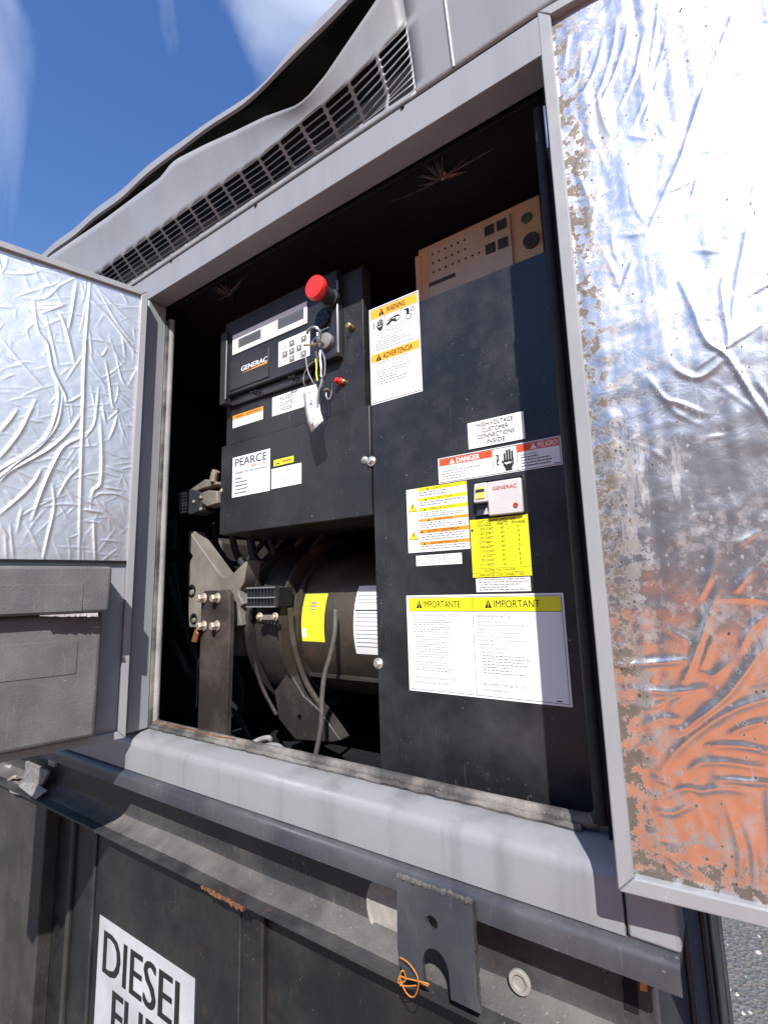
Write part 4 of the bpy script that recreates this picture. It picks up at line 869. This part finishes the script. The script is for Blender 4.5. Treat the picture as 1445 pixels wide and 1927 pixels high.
# ------------------------------------------------------------------ insulation pins with creased foil rosettes on the ceiling
def rosette(u, v_, label, big):
    x, z = at(u, v_, 0.1); d = rayd(u, v_); t = 0.80 / d[2]; px, py = d[0] * t, d[1] * t - CAM_D
    r = thing('insulation_pin', label, 'insulation pin', (px, py, 0.80), group=None)
    MB().lathe((px, py, 0.803), (0, 0, -1), [(0, .010), (.003, .010), (.005, .007), (.009, .005), (.010, .0005)], 12).build('pin', 'foil_scrap' if big else 'foam_black', r, smooth=True)
    b = MB()
    for k in range(17):
        a = random.gauss(-1.57, .7) if k < 12 else random.choice([0.0, math.pi]) + random.gauss(0, .28); L = (random.uniform(.02, .055) if k < 12 else random.uniform(.04, .12)) * big; w = random.uniform(.0018, .0042) if k < 12 else random.uniform(.0008, .002); s0 = .004
        ca, sa = math.cos(a), math.sin(a); bend = random.uniform(-.016, .016)
        pts = [(px + ca * s - sa * bend * (s / L) ** 2, py + sa * s + ca * bend * (s / L) ** 2, 0.8005 - h) for s, h in ((s0, .006), (s0 + L * .3, .0055), (s0 + L * .7, .0035), (s0 + L, .001))]
        b.tube(pts, [w, w * 1.2, w * .8, w * .2], 5)
    b.build('crease', 'pin_crease', r, smooth=True)
plain('pin_crease', (0.10, 0.088, 0.08), 0.4, 0.1, vary=0.7, scale=120)
rosette(832, 330, 'creased ceiling pin above the relay board, the nearer of two', 1.0)
rosette(433, 549, 'creased ceiling pin above the control panel, the farther of two', 0.85)

# ------------------------------------------------------------------ engine end: housing plate, bar, plug, alternator
zq = lambda u, v_: (320 + .18677 * u, 860 + .18677 * v_)
ys_ = 0.20
fw = thing('flywheel_housing', 'tan dusty cast housing plate cut to its sunlit outline behind the steel bar', 'engine part', at3(400, 1180, ys_))
ol = [(190, 740), (250, 830), (330, 940), (480, 1150), (530, 1205), (590, 1210), (640, 1165), (775, 1035), (740, 1270), (690, 1340), (695, 1400), (740, 1480), (700, 1510), (700, 1590), (722, 1700), (590, 1722), (300, 1722), (190, 1722), (175, 1420), (180, 1060), (205, 1040), (225, 1000), (205, 970), (182, 950)]  # outline follows the sunlit area; shaded parts of the casting are cut away
MB().prism([at(*zq(*p), ys_) for p in ol], ys_, ys_ + .05).build('plate', 'housing_tan', fw, 0.003)
for u, v_, r in ((220, 1350, .012), (240, 1630, .010)):
    x, z = at(*zq(u, v_), ys_); o = MB().lathe((x, ys_ + .002, z), (0, -1, 0), [(0, r * 1.5), (.004, r * 1.5), (.005, r), (.002, r * .8), (.002, .0003)], 16).build('boss', 'interior_black', fw, smooth=True)
    MB().lathe((x + .006, ys_, z - .004), (0, -1, 0), [(0, r * .7), (.006, r * .6), (.007, .001)], 12).build('boss_plug', 'housing_tan', o, smooth=True)
for k, (u, v_) in enumerate(((655, 1755), (650, 1850), (645, 1930))):
    x, z = at(*zq(u + 40, v_), .27); MB().lathe((x - .03, .28, z), (1, 0, 0), [(0, .022), (.05, .022), (.055, .018)], 14).build('starter_boss', 'housing_tan', fw, smooth=True)
yb = 0.165
bar = thing('support_bar', 'dark brown upright steel bar bolted over the tan housing', 'steel bar', at3(400, 1385, yb))
MB().prism([at(*p, yb) for p in ((379, 1122), (384, 1112), (425, 1110), (431, 1118), (433, 1150), (425, 1400), (371, 1400))], yb, yb + .015).build('plate', 'bar_brown', bar, 0.0015)
for u, v_ in ((381.6, 1124), (407, 1124), (381.6, 1176), (406, 1176)):
    x, z = at(u + 3, v_ + 2, yb); bolt(bar, (x, yb, z), 0.0105, 'dirty_zinc', 1.3, (-.15, -1, 0), 0.016)
x, z = at(369, 1197, yb - .01); MB().prism([(x - .012, z - .014), (x + .006, z - .016), (x + .014, z + .008), (x + .002, z + .018)], yb - .016, yb - .010).build('cable_lug', 'copper', bar, 0.001)
yp = 0.20
pl = thing('actuator_plug', 'ribbed black connector with tan metal fittings left of the cabinet', 'connector', at3(385, 970, yp))
p0 = at(346, 935, yp); p1 = at(390, 968, yp)
MB().prism([at(343, 928, yp), at(372, 922, yp), at(390, 930, yp), at(390, 962, yp), at(372, 970, yp), at(350, 968, yp), at(343, 955, yp)], yp - .02, yp + .03).build('connector_body', 'dark_plastic', pl, 0.003)
for k in range(7):
    a = at(341, 931 + k * 5.6, yp - .02); c2 = at(352, 929 + k * 5.6, yp - .02); MB().box(a[0], c2[0], yp - .026, yp - .019, a[1] - .003, a[1] + .003).build('rib', 'key_grey', pl, 0.0006)
for u, v_ in ((365, 944), (378, 936), (378, 958), (350, 950)):
    x, z = at(u, v_, yp - .02); MB().lathe((x, yp - .019, z), (0, -1, 0), [(0, .005), (.004, .0045), (.005, .001)], 10).build('stud', 'dirty_zinc', pl)
MB().prism([at(388, 928, yp), at(400, 924, yp), at(417, 925, yp), at(418, 948, yp), at(398, 955, yp), at(388, 948, yp)], yp - .015, yp + .02).build('metal_block', 'housing_tan', pl, 0.003)
MB().prism([at(362, 924, yp), at(392, 903, yp), at(410, 905, yp), at(416, 912, yp), at(390, 920, yp), at(370, 928, yp)], yp - .012, yp + .02).build('lever', 'housing_tan', pl, 0.003)
MB().tube(smooth_path([at3(402, 905, yp - .01), at3(404, 894, yp - .012), at3(407, 886, yp - .012)], 4), 0.011, 10).build('lever_pin', 'dirty_zinc', pl, smooth=True)
MB().tube(smooth_path([at3(350, 925, yp), at3(330, 935, yp + .03), at3(300, 945, yp + .1)], 5), 0.004, 7).build('cable', 'dark_plastic', pl, smooth=True)

AX_Y, AX_Z, AR = 0.445, -0.085, 0.185
alt = thing('alternator', 'dusty brown cylindrical alternator with dark end ring and vent guard', 'alternator', (-0.75, AX_Y, -0.42))
MB().lathe((-0.95, AX_Y, AX_Z), (1, 0, 0), [(0, AR), (.62, AR)], 64).build('barrel', 'alternator_paint', alt, smooth=True)
MB().lathe((-0.885, AX_Y, AX_Z), (1, 0, 0), [(0, AR + .012), (.012, AR + .012)], 64).build('barrel_band', 'ring_paint', alt, smooth=True)
MB().box(-0.888, -0.35, AX_Y - AR * .82, AX_Y - AR * .70, AX_Z - AR * .68, AX_Z - AR * .63).build('barrel_seam', 'ring_paint', alt, 0.001)
# faceted end ring (fan housing)
N = 18; R0, R1 = AR + .018, AR + .036
b = MB(); b.lathe((-1.008, AX_Y, AX_Z), (1, 0, 0), [(0, R1 - .02), (.010, R1), (.075, R1 - .010), (.095, R0), (.105, R0)], N); b.build('end_ring', 'ring_paint', alt, 0.002)
b = MB(); b.lathe((-1.024, AX_Y, AX_Z), (1, 0, 0), [(0, R1 + .010), (.014, R1 + .010)], 48); b.build('ring_flange', 'ring_paint', alt, smooth=True)
b = MB(); b.lathe((-0.908, AX_Y, AX_Z), (1, 0, 0), [(0, R0 + .022), (.006, R0 + .022)], 48); b.build('ring_lip', 'alternator_paint', alt, smooth=True)
# vent guard on top of the ring
gx0, gz1 = at(470, 1107, .20); gx1, gz0 = at(523, 1143, .20); yv = 0.19
vg = MB().box(gx0, gx1, yv + .012, yv + .06, gz0, gz1).build('vent_guard', 'interior_black', alt, 0.002)
for k in range(9):
    x = gx0 + .004 + k * (gx1 - gx0 - .008) / 8; MB().box(x - .0012, x + .0012, yv, yv + .013, gz0, gz1 + .004).build('guard_bar', 'dark_plastic', vg)
for z in (gz0 + .002, (gz0 + gz1) / 2, gz1): MB().box(gx0, gx1, yv - .002, yv + .001, z - .0015, z + .0015).build('guard_bar', 'key_grey', vg)
for u in (488, 517):
    x, z = at(u, 1161, .195); bolt(alt, (x, .197, z), 0.006, 'dirty_zinc')
xa, z = at(488, 1162, .2); xb, _ = at(517, 1162, .2); MB().box(xa, xb, .1975, .21, z - .006, z + .006).build('guard_tab', 'housing_tan', alt, 0.001)
# wrapped labels on the barrel
def wrap_label(name, label, x0, x1, z0, z1, mat, extra=None):
    r = thing(name, label, 'label', ((x0 + x1) / 2, AX_Y - AR, z0)); n = 14; vs = []
    f = lambda z, e: (AX_Y - math.sqrt((AR + e) ** 2 - (z - AX_Z) ** 2), z)
    for i in range(n + 1):
        z = z0 + (z1 - z0) * i / n; y, _ = f(z, .0008); vs += [(x0, y, z), (x1, y, z)]
    MB().add(vs, [(2 * i, 2 * i + 1, 2 * i + 3, 2 * i + 2) for i in range(n)]).build('sheet', mat, r, smooth=True)
    for (u0, u1, v0, v1, mt, pn) in extra or []:
        vs = []; a, c2 = x0 + (x1 - x0) * u0, x0 + (x1 - x0) * u1; k = 4
        for i in range(k + 1):
            z = z1 - (z1 - z0) * (v0 + (v1 - v0) * i / k); y, _ = f(z, .0014); vs += [(a, y, z), (c2, y, z)]
        MB().add(vs, [(2 * i, 2 * i + 1, 2 * i + 3, 2 * i + 2) for i in range(k)]).build(pn, mt, r)
    return r
wrap_label('yellow_alternator_label', 'bright yellow label wrapped on the alternator barrel', -0.868, -0.795, -0.122, -0.008, 'print_acid', [(.36, .62, .17, .21, 'ink_grey', 'print'), (.34, .64, .24, .28, 'ink_grey', 'print'), (.36, .6, .31, .34, 'ink_grey', 'print'), (.04, .22, .72, .92, 'paper_white', 'sticker')])
ex = [(.06, .94, .40 + k * .06, .41 + k * .06, 'ink_grey', 'print') for k in range(9)] + [(.05, .95, .08 + .055 * k, .095 + .055 * k, 'ink_grey', 'print') for k in range(4)] + [(.03, .97, .35, .37, 'ink_black', 'print')]
wrap_label('alternator_data_plate', 'white data plate on the alternator at the cover edge', -0.706, -0.62, -0.145, 0.008, 'paper_white', ex)

ft_ = [at(u, v_, .27) for u, v_ in ((548, 1262), (575, 1308), (604, 1334), (645, 1392), (628, 1396), (560, 1392), (528, 1352), (520, 1300))]
MB().prism(ft_, .262, .30).build('mounting_foot', 'ring_paint', alt, 0.003)
x, z = at(564, 1349, .262); MB().lathe((x, .2625, z), (0, -1, 0), [(0, .007), (.002, .007), (.002, .004), (.0005, .004), (.0005, .0003)], 14).build('foot_hole', 'interior_black', alt)
for k, q in enumerate((((546, 1145), (549, 1190), (560, 1240), (578, 1288), (606, 1332)), ((470, 1180), (476, 1230), (492, 1290), (520, 1345)))):
    MB().tube(smooth_path([at3(u, v_, .225 + .012 * i) for i, (u, v_) in enumerate(q)], 6), 0.007 if k == 0 else .005, 8).build('curved_band', 'alternator_paint' if k == 0 else 'ring_paint', alt, smooth=True)
wh = thing('wiring_harness', 'black cables sagging behind the housing under the cabinet', 'cables', at3(440, 1050, .4))
for k in range(4):
    u = 400 + k * 34; MB().tube(smooth_path([at3(u, 985, .30 + .02 * k), at3(u + 10, 1030 + 9 * (k % 3), .33), at3(u + 35, 1060 + 12 * (k % 2), .35), at3(u + 70, 1050, .38), at3(u + 110, 1000, .40)], 6), 0.008 + .002 * (k % 3), 8).build('cable', 'dark_plastic', wh, smooth=True)
for k, q in enumerate((((318, 1090), (330, 1130), (352, 1190), (375, 1260), (372, 1330)), ((300, 1240), (340, 1260), (380, 1300), (440, 1340), (470, 1390)), ((435, 1180), (440, 1240), (455, 1290), (450, 1360)))):
    MB().tube(smooth_path([at3(u, v_, .30 + .02 * k) for u, v_ in q], 6), (.010, .007, .009)[k], 8).build('cable', 'dark_plastic', wh, smooth=True)
hz = thing('drain_hose', 'brown rubber hose hanging in front of the alternator', 'hose', at3(592, 1430, .2))
MB().tube(smooth_path([at3(631, 1148, .235), at3(630, 1190, .222), at3(622, 1232, .215), at3(611, 1270, .21), at3(606, 1315, .205), at3(604, 1370, .20), at3(590, 1440, .20)], 6), [0.0056] * 37, 10).build('tube', 'hose_brown', hz, smooth=True)
cl = thing('cable_loop', 'short grey cable loop lying on the floor pan by the sill', 'cable', at3(505, 1405, .2))
MB().tube(smooth_path([at3(472, 1402, .16), at3(488, 1393, .17), at3(505, 1389, .17), at3(508, 1396, .18), at3(492, 1402, .18), at3(520, 1404, .17), at3(530, 1409, .16)], 6), 0.006, 8).build('tube', 'cable_grey', cl, smooth=True)
# grey plates on the engine side at far left
for nm, lb, q, y in (('engine_plate', 'dark grey name plate on engine, upper of two by the left gasket', ((313, 982), (332, 977), (330, 1035), (312, 1039)), .35),
                 ('engine_plate', 'long slanting grey plate on engine, lower of two by the left gasket', ((310, 1058), (327, 1055), (346, 1170), (330, 1176)), .35)):
    o = MB().prism([at(*p, y) for p in q], y, y + .004).build(nm, 'dark_label', None, 0.001); tag(o, lb, 'plate', 'engine plates')
eb_ = thing('engine_block', 'black engine block in the dark left of the housing', 'engine', (-1.5, .6, -.42))
MB().box(-1.74, -1.33, .36, .9, -.4, .18).build('block', 'ring_paint', eb_, 0.02)
MB().tube(smooth_path([at3(325, 1205, .3), at3(340, 1235, .3), at3(352, 1262, .31), at3(365, 1275, .33)], 5), 0.012, 8).build('pipe', 'dark_plastic', eb_, smooth=True)

# ------------------------------------------------------------------ doors
DH0, DH1 = -0.3135, 0.7735
def plane_px(u, v_, root_xy, ang, off):
    "pixel -> (distance along door, z) on the door plane shifted off along local y"
    d = rayd(u, v_); ex = np.array([math.cos(ang), math.sin(ang)]); ny = np.array([-math.sin(ang), math.cos(ang)])
    o = np.array([0, -CAM_D]) - np.array(root_xy) - ny * off
    t = -(o @ ny) / (d[:2] @ ny); p = o + d[:2] * t
    return float(p @ ex), float(d[2] * t)
def crinkle(W0, W1, Z0, Z1, step, ridges, seed, extra, sgn, y0, amp=1.0):
    nx = int((W1 - W0) / step) + 1; nz = int((Z1 - Z0) / step) + 1
    X, Z = np.meshgrid(np.linspace(W0, W1, nx), np.linspace(Z0, Z1, nz)); H = np.zeros_like(X); rng = np.random.RandomState(seed)
    allr = list(ridges)
    for k in range(extra):
        cx, cz = rng.uniform(W0, W1), rng.uniform(Z0, Z1); a = rng.uniform(0, math.pi); L = rng.uniform(.02, .09); c = rng.uniform(-.35, .35); n_ = 5
        pts = []
        for i in range(n_): t = i / (n_ - 1) - .5; aa = a + c * t; pts.append((cx + math.cos(aa) * L * t, cz + math.sin(aa) * L * t))
        allr.append((pts, rng.uniform(.0003, .0011), rng.uniform(.0012, .0026)))
    for pts, h, w in allr:
        P = np.array(pts); x0, x1 = P[:, 0].min() - 4 * w, P[:, 0].max() + 4 * w; z0, z1 = P[:, 1].min() - 4 * w, P[:, 1].max() + 4 * w
        i0 = max(0, int((x0 - W0) / step)); i1 = min(nx, int((x1 - W0) / step) + 2); j0 = max(0, int((z0 - Z0) / step)); j1 = min(nz, int((z1 - Z0) / step) + 2)
        if i1 <= i0 or j1 <= j0: continue
        xs, zs = X[j0:j1, i0:i1], Z[j0:j1, i0:i1]; best = np.full_like(xs, 1e9); prof = np.ones_like(xs); n_ = len(P) - 1
        for s in range(n_):
            a, b_ = P[s], P[s + 1]; ab = b_ - a; t = np.clip(((xs - a[0]) * ab[0] + (zs - a[1]) * ab[1]) / (ab @ ab + 1e-12), 0, 1)
            dd = np.hypot(xs - a[0] - ab[0] * t, zs - a[1] - ab[1] * t); q = (s + t) / n_; mk = dd < best
            best = np.where(mk, dd, best); prof = np.where(mk, np.sin(np.clip(q, .04, .96) * math.pi) ** .5, prof)
        g = h * prof * np.exp(-(best / w) ** 1.5); H[j0:j1, i0:i1] = np.maximum(H[j0:j1, i0:i1], g) + 0.25 * np.minimum(H[j0:j1, i0:i1], g)
    def vnoise(freq, fq2=None):
        fq2 = fq2 or freq; gx, gz = int((W1 - W0) * freq) + 3, int((Z1 - Z0) * fq2) + 3; G = rng.rand(gz, gx)
        fx, fz = (X - W0) * freq, (Z - Z0) * fq2; i, j = fx.astype(int), fz.astype(int); u, v = fx - i, fz - j; u = u * u * (3 - 2 * u); v = v * v * (3 - 2 * v)
        return (G[j, i] * (1 - u) + G[j, i + 1] * u) * (1 - v) + (G[j + 1, i] * (1 - u) + G[j + 1, i + 1] * u) * v
    H = H * amp + 0.0035 * vnoise(7) * amp + 0.0010 * vnoise(22) * amp + 0.0003 * vnoise(70) + 0.00012 * vnoise(160) + (0.0010 * vnoise(95, 9) + 0.0007 * vnoise(40, 60) if sgn < 0 else 0.0)
    co = np.stack([X, y0 + sgn * H, Z], -1).reshape(-1, 3)
    J, I = np.meshgrid(np.arange(nz - 1), np.arange(nx - 1), indexing='ij'); a = (J * nx + I).ravel()
    q = np.stack([a, a + 1, a + nx + 1, a + nx], -1)
    if sgn > 0: q = q[:, ::-1]
    me = bpy.data.meshes.new('foil_lining'); me.vertices.add(len(co)); me.vertices.foreach_set('co', co.ravel()); me.loops.add(q.size); me.loops.foreach_set('vertex_index', q.ravel().astype(np.int32))
    me.polygons.add(len(q)); me.polygons.foreach_set('loop_start', np.arange(0, q.size, 4, dtype=np.int32)); me.polygons.foreach_set('loop_total', np.full(len(q), 4, dtype=np.int32))
    me.update(calc_edges=True); me.validate(); me.polygons.foreach_set('use_smooth', [True] * len(me.polygons)); return me
def door(label, xy, ang, sgn, width, rim, foilmat, ridges_px, px_map, extra, seed, step, h, w, fz0=None, amp=1.0):
    """door leaf in local axes: x from hinge edge outward, y thickness, inner face looks towards sgn*y"""
    r = thing('enclosure_door', label, 'door', (xy[0], xy[1], 0.0), ang, 'enclosure doors'); th = 0.048
    yi, yo = 0.0, -sgn * th
    q = rim
    def rail(pts):
        return MB().prism(pts, yi, yo).build('frame_rail', 'door_rim_paint', r, 0.0018, 2, local=True)
    e = 0.0004
    rail([(0, DH0), (q - e, DH0 + q), (q - e, DH1 - q), (0, DH1)]); rail([(width, DH0), (width - q, DH0 + q), (width - q, DH1 - q), (width, DH1)])
    rail([(0 + e, DH0), (width - e, DH0), (width - q, DH0 + q - e), (q, DH0 + q - e)]); rail([(0 + e, DH1), (width - e, DH1), (width - q, DH1 - q + e), (q, DH1 - q + e)])
    MB().box(q * .6, width - q * .6, yo + sgn * .001, yo + sgn * .004, DH0 + q * .6, DH1 - q * .6).build('outer_skin', 'grey_paint', r, local=True)
    rid = []
    for rp in ridges_px:
        k = 1.0
        if isinstance(rp, tuple): rp, k = rp
        pp = [plane_px(*px_map(u, v_), xy, ang, -sgn * .006) for u, v_ in rp]
        sm = smooth_path([(a, 0, c2) for a, c2 in pp], 4); rid.append(([(s.x, s.z) for s in sm], h * k * random.uniform(.75, 1.2), w * (0.45 + .6 * k) * random.uniform(.8, 1.25)))
    me = crinkle(q - .0006, width - q + .0006, (fz0 if fz0 is not None else DH0 + q - .0006), DH1 - q + .0006, step, rid, seed, extra, sgn, -sgn * 0.012, amp)
    me.materials.append(MATS[foilmat]); o = bpy.data.objects.new('foil_lining', me); C.objects.link(o); adopt(o, r, True)
    return r

zu = lambda u, v_: (1000 + .4983 * u, .4983 * v_)
zl = lambda u, v_: (1000 + .5329 * u, 900 + .5329 * v_)
ru = [([(780, 0), (700, 200), (620, 420), (560, 600), (500, 730), (440, 870)], 1.1), ([(385, 975), (340, 1080)], 1.0),
      [(320, 60), (310, 150), (270, 300), (200, 420), (150, 440)], [(375, 40), (350, 160), (300, 300), (230, 430)], [(480, 0), (460, 170), (430, 330)], [(530, 60), (480, 230), (430, 360), (380, 480)],
      [(270, 130), (240, 250), (190, 340), (120, 380)], [(500, 200), (460, 350), (420, 450)], [(190, 170), (170, 300), (110, 350)], [(420, 120), (390, 270), (330, 400)], [(140, 110), (120, 250)],
      ([(850, 660), (820, 850), (780, 1050), (760, 1200)], 1.2), ([(560, 1050), (610, 1160), (660, 1280), (740, 1340), (830, 1480), (893, 1570), (960, 1660)], 1.5), ([(740, 1340), (745, 1260), (720, 1100), (735, 1000)], 1.1),
      ([(740, 1340), (640, 1420), (560, 1400), (530, 1370)], 1.2), ([(440, 1420), (500, 1500), (560, 1520), (660, 1560)], 1.0), [(470, 1440), (540, 1550), (640, 1600)], [(660, 1650), (730, 1640)], ([(860, 1440), (930, 1540)], 1.2), [(820, 1220), (760, 1290)], [(690, 1250), (720, 1330)], [(640, 620), (600, 760)]]
rl = [([(650, 250), (630, 340), (600, 420)], 1.2), ([(660, 390), (620, 500), (580, 620), (540, 720)], 1.4), ([(280, 665), (400, 657), (560, 645)], 1.5), ([(330, 745), (480, 760), (600, 745)], 1.2),
      ([(870, 540), (790, 640), (700, 760), (620, 830), (540, 890), (500, 890)], 1.7), ([(900, 750), (835, 780), (740, 810), (660, 850), (590, 900), (520, 960), (460, 1040)], 1.7), ([(900, 985), (835, 970), (740, 950), (620, 950)], 1.2),
      ([(880, 1085), (740, 1075), (650, 1070)], 1.1), ([(770, 1110), (660, 1100), (600, 1110), (540, 1100), (450, 1140)], 1.2), ([(690, 1160), (720, 1250), (740, 1350), (740, 1470)], 1.6), ([(740, 1210), (780, 1290), (795, 1400), (800, 1510)], 1.6), ([(835, 1120), (850, 1250), (860, 1500)], 1.2),
      [(780, 320), (720, 400)], ([(850, 470), (770, 540), (745, 610)], 1.3), [(590, 680), (640, 700), (700, 650)], [(400, 870), (470, 850), (540, 860)], [(430, 1060), (500, 1090)], [(440, 1180), (500, 1190), (560, 1160)], [(430, 1280), (520, 1300)], [(480, 1340), (560, 1400)], [(740, 230), (800, 185)], [(640, 560), (600, 680)],
      ([(560, 1040), (600, 1010), (700, 1010), (820, 1030)], .9), ([(840, 860), (760, 880), (700, 910)], .9), [(320, 800), (420, 810), (470, 790)], [(500, 800), (560, 760)]]
rid_all = [(([zu(*p) for p in (r[0] if isinstance(r, tuple) else r)]), (r[1] * .62 if isinstance(r, tuple) else .42)) for r in ru] + [(([zl(*p) for p in (r[0] if isinstance(r, tuple) else r)]), r[1] if isinstance(r, tuple) else .8) for r in rl]
right = door('right door swung flat open, its dirty wrinkled foil lining mirroring orange low down', (-0.1222, -0.060), math.radians(4.5), -1, 0.52, 0.0165, 'foil_dirty', rid_all, lambda u, v_: (u, v_), 110, 3, 0.0021, 0.0019, 0.0026, amp=0.8)  # orange on the lower foil is the reflection of the added bank
right['label'] = 'right door swung flat open with grimy wrinkled foil lining'
MB().box(-0.0045, -0.0015, 0.004, 0.040, 0.565, 0.630).build('hinge', 'hinge_blue', right, 0.001, local=True)

zd = lambda u, v_: (.3218 * u, 440 + .3218 * v_)
ld = [([(530, 270), (520, 400), (505, 600), (495, 800), (490, 1000), (480, 1300), (470, 1700), (465, 1930)], 1.2), [(110, 365), (260, 375), (350, 300), (450, 250)], [(240, 460), (330, 430), (380, 410)],
      ([(200, 390), (225, 560), (280, 640), (310, 790), (380, 930), (400, 980), (480, 940)], 1.2), [(270, 480), (310, 640), (340, 780)], ([(350, 460), (390, 560), (440, 760)], 1.1), ([(450, 280), (420, 470), (400, 560)], 1.2),
      ([(335, 850), (345, 960), (320, 1090), (270, 1190), (150, 1290), (0, 1380), (-90, 1440)], 1.5), ([(370, 940), (340, 1110), (240, 1240), (100, 1340), (0, 1420), (-80, 1470)], 1.4), ([(470, 1060), (400, 1160), (300, 1250), (200, 1310), (60, 1390), (0, 1450)], 1.3),
      ([(480, 1190), (380, 1240), (310, 1360), (250, 1500), (190, 1670)], 1.6), ([(310, 1470), (320, 1600), (280, 1780), (250, 1920)], 1.4), ([(470, 1360), (400, 1430), (340, 1540)], 1.2), ([(240, 1380), (210, 1440), (150, 1510), (60, 1590), (0, 1640)], 1.3),
      ([(210, 970), (130, 1140), (60, 1240), (0, 1310)], 1.5), ([(100, 1030), (60, 1090), (0, 1160)], 1.2), ([(520, 370), (640, 490), (760, 650), (800, 690)], 1.1), [(560, 300), (720, 470), (800, 520)], [(580, 330), (700, 540), (790, 640)], [(560, 680), (600, 710), (630, 660)],
      ([(620, 740), (640, 850), (660, 1000), (690, 1030), (640, 1080)], 1.1), [(530, 780), (630, 900)], ([(580, 900), (570, 1000), (550, 1120), (480, 1210)], 1.2), [(600, 1000), (620, 1100)], ([(590, 1080), (600, 1300), (590, 1460), (550, 1500), (540, 1560)], 1.3), [(690, 1050), (670, 1130), (640, 1200)],
      ([(560, 1520), (680, 1520), (760, 1560)], 1.2), ([(490, 1610), (600, 1630)], 1.2), ([(560, 1560), (640, 1650), (720, 1720)], 1.2), ([(550, 1670), (560, 1920)], 1.3), [(500, 1680), (580, 1690), (610, 1730)], [(700, 960), (760, 1010)], [(640, 600), (700, 740), (780, 800)], [(680, 700), (720, 860), (780, 900)],
      [(500, 1560), (550, 1580)], [(620, 1480), (720, 1500)], [(150, 1690), (230, 1850)], [(130, 1600), (100, 1750)], [(0, 1700), (50, 1780)], [(600, 1790), (700, 1800)], [(30, 1500), (90, 1560)], [(0, 600), (150, 780), (300, 940)], [(60, 1700), (80, 1900)], [(30, 1740), (40, 1900)]]
rid_l = [(([zd(*p) for p in (r[0] if isinstance(r, tuple) else r)]), r[1] if isinstance(r, tuple) else .8) for r in ld]
LA = math.radians(-105.0); LXY = (-1.1365, -0.020)
FOOT = plane_px(230, 1056, LXY, LA, -.006)[1]
left = door('left door standing open with bright wrinkled foil and grey document box', LXY, LA, 1, 0.52, 0.0165, 'foil_clean', rid_l, lambda u, v_: (u, v_), 320, 11, 0.0018, 0.0016, 0.0022, fz0=FOOT)
MB().box(0.0167, 0.503, -0.018, -0.013, DH0 + .0165, FOOT + .004).build('inner_panel', 'grey_paint', left, local=True)
del left['group']; del right['group']
# document box on the left door, in door axes
f = lambda u, v_, off: plane_px(u, v_, LXY, LA, off)
pb = 0.085
bx0, bzt = f(208, 1066, pb); _, bzb = f(195, 1386, pb - .028); bz_split = f(205, 1152, pb)[1]; bz_body = f(200, 1200, pb - .028)[1]
db = MB().box(bx0 + .002, 0.46, -0.006, pb - .028, bzb, bz_split).build('document_box', 'plastic_grey', left, 0.010, 3, local=True)
def sub(o, p): o.parent = p; return o
sub(MB().box(bx0 - .004, 0.47, -0.006, pb, bz_split, bzt).build('lid', 'plastic_grey', None, 0.007, 3), db)
q0 = f(158, 1099, pb); q1 = f(158, 1150, pb); sub(MB().box(q0[0], .45, pb - .002, pb + .0010, q1[1], q0[1]).build('lid_panel', 'plastic_grey', None, 0.001), db)
q0 = f(146, 1222, pb - .028); q1 = f(146, 1268, pb - .028); sub(MB().box(q0[0], .45, pb - .030, pb - .0268, q1[1], bz_body).build('front_panel', 'plastic_grey', None, 0.001), db)
b = MB(); n = 26; vs = []
for i in range(n + 1):
    t = i / n; L = bx0 + .018 + t * .10; top = bz_split - .001; hgt = .0075 * (1 - t) ** .6 + random.uniform(-.0008, .0008); vs += [(L, pb - .004, top), (L, pb + .002 + random.uniform(-.002, .002), top - max(hgt, .001))]
b.add(vs, [(2 * i, 2 * i + 1, 2 * i + 3, 2 * i + 2) for i in range(n)]); o = sub(b.build('torn_edge', 'torn_film', None), db); s_ = o.modifiers.new('s', 'SOLIDIFY'); s_.thickness = .001
# dark strip between foil and box, and the shelf lip at the foot of the foil
sub(MB().box(0.0168, 0.50, -0.0118, -0.004, FOOT - .004, FOOT + .001).build('shelf_lip', 'interior_black', None), db)
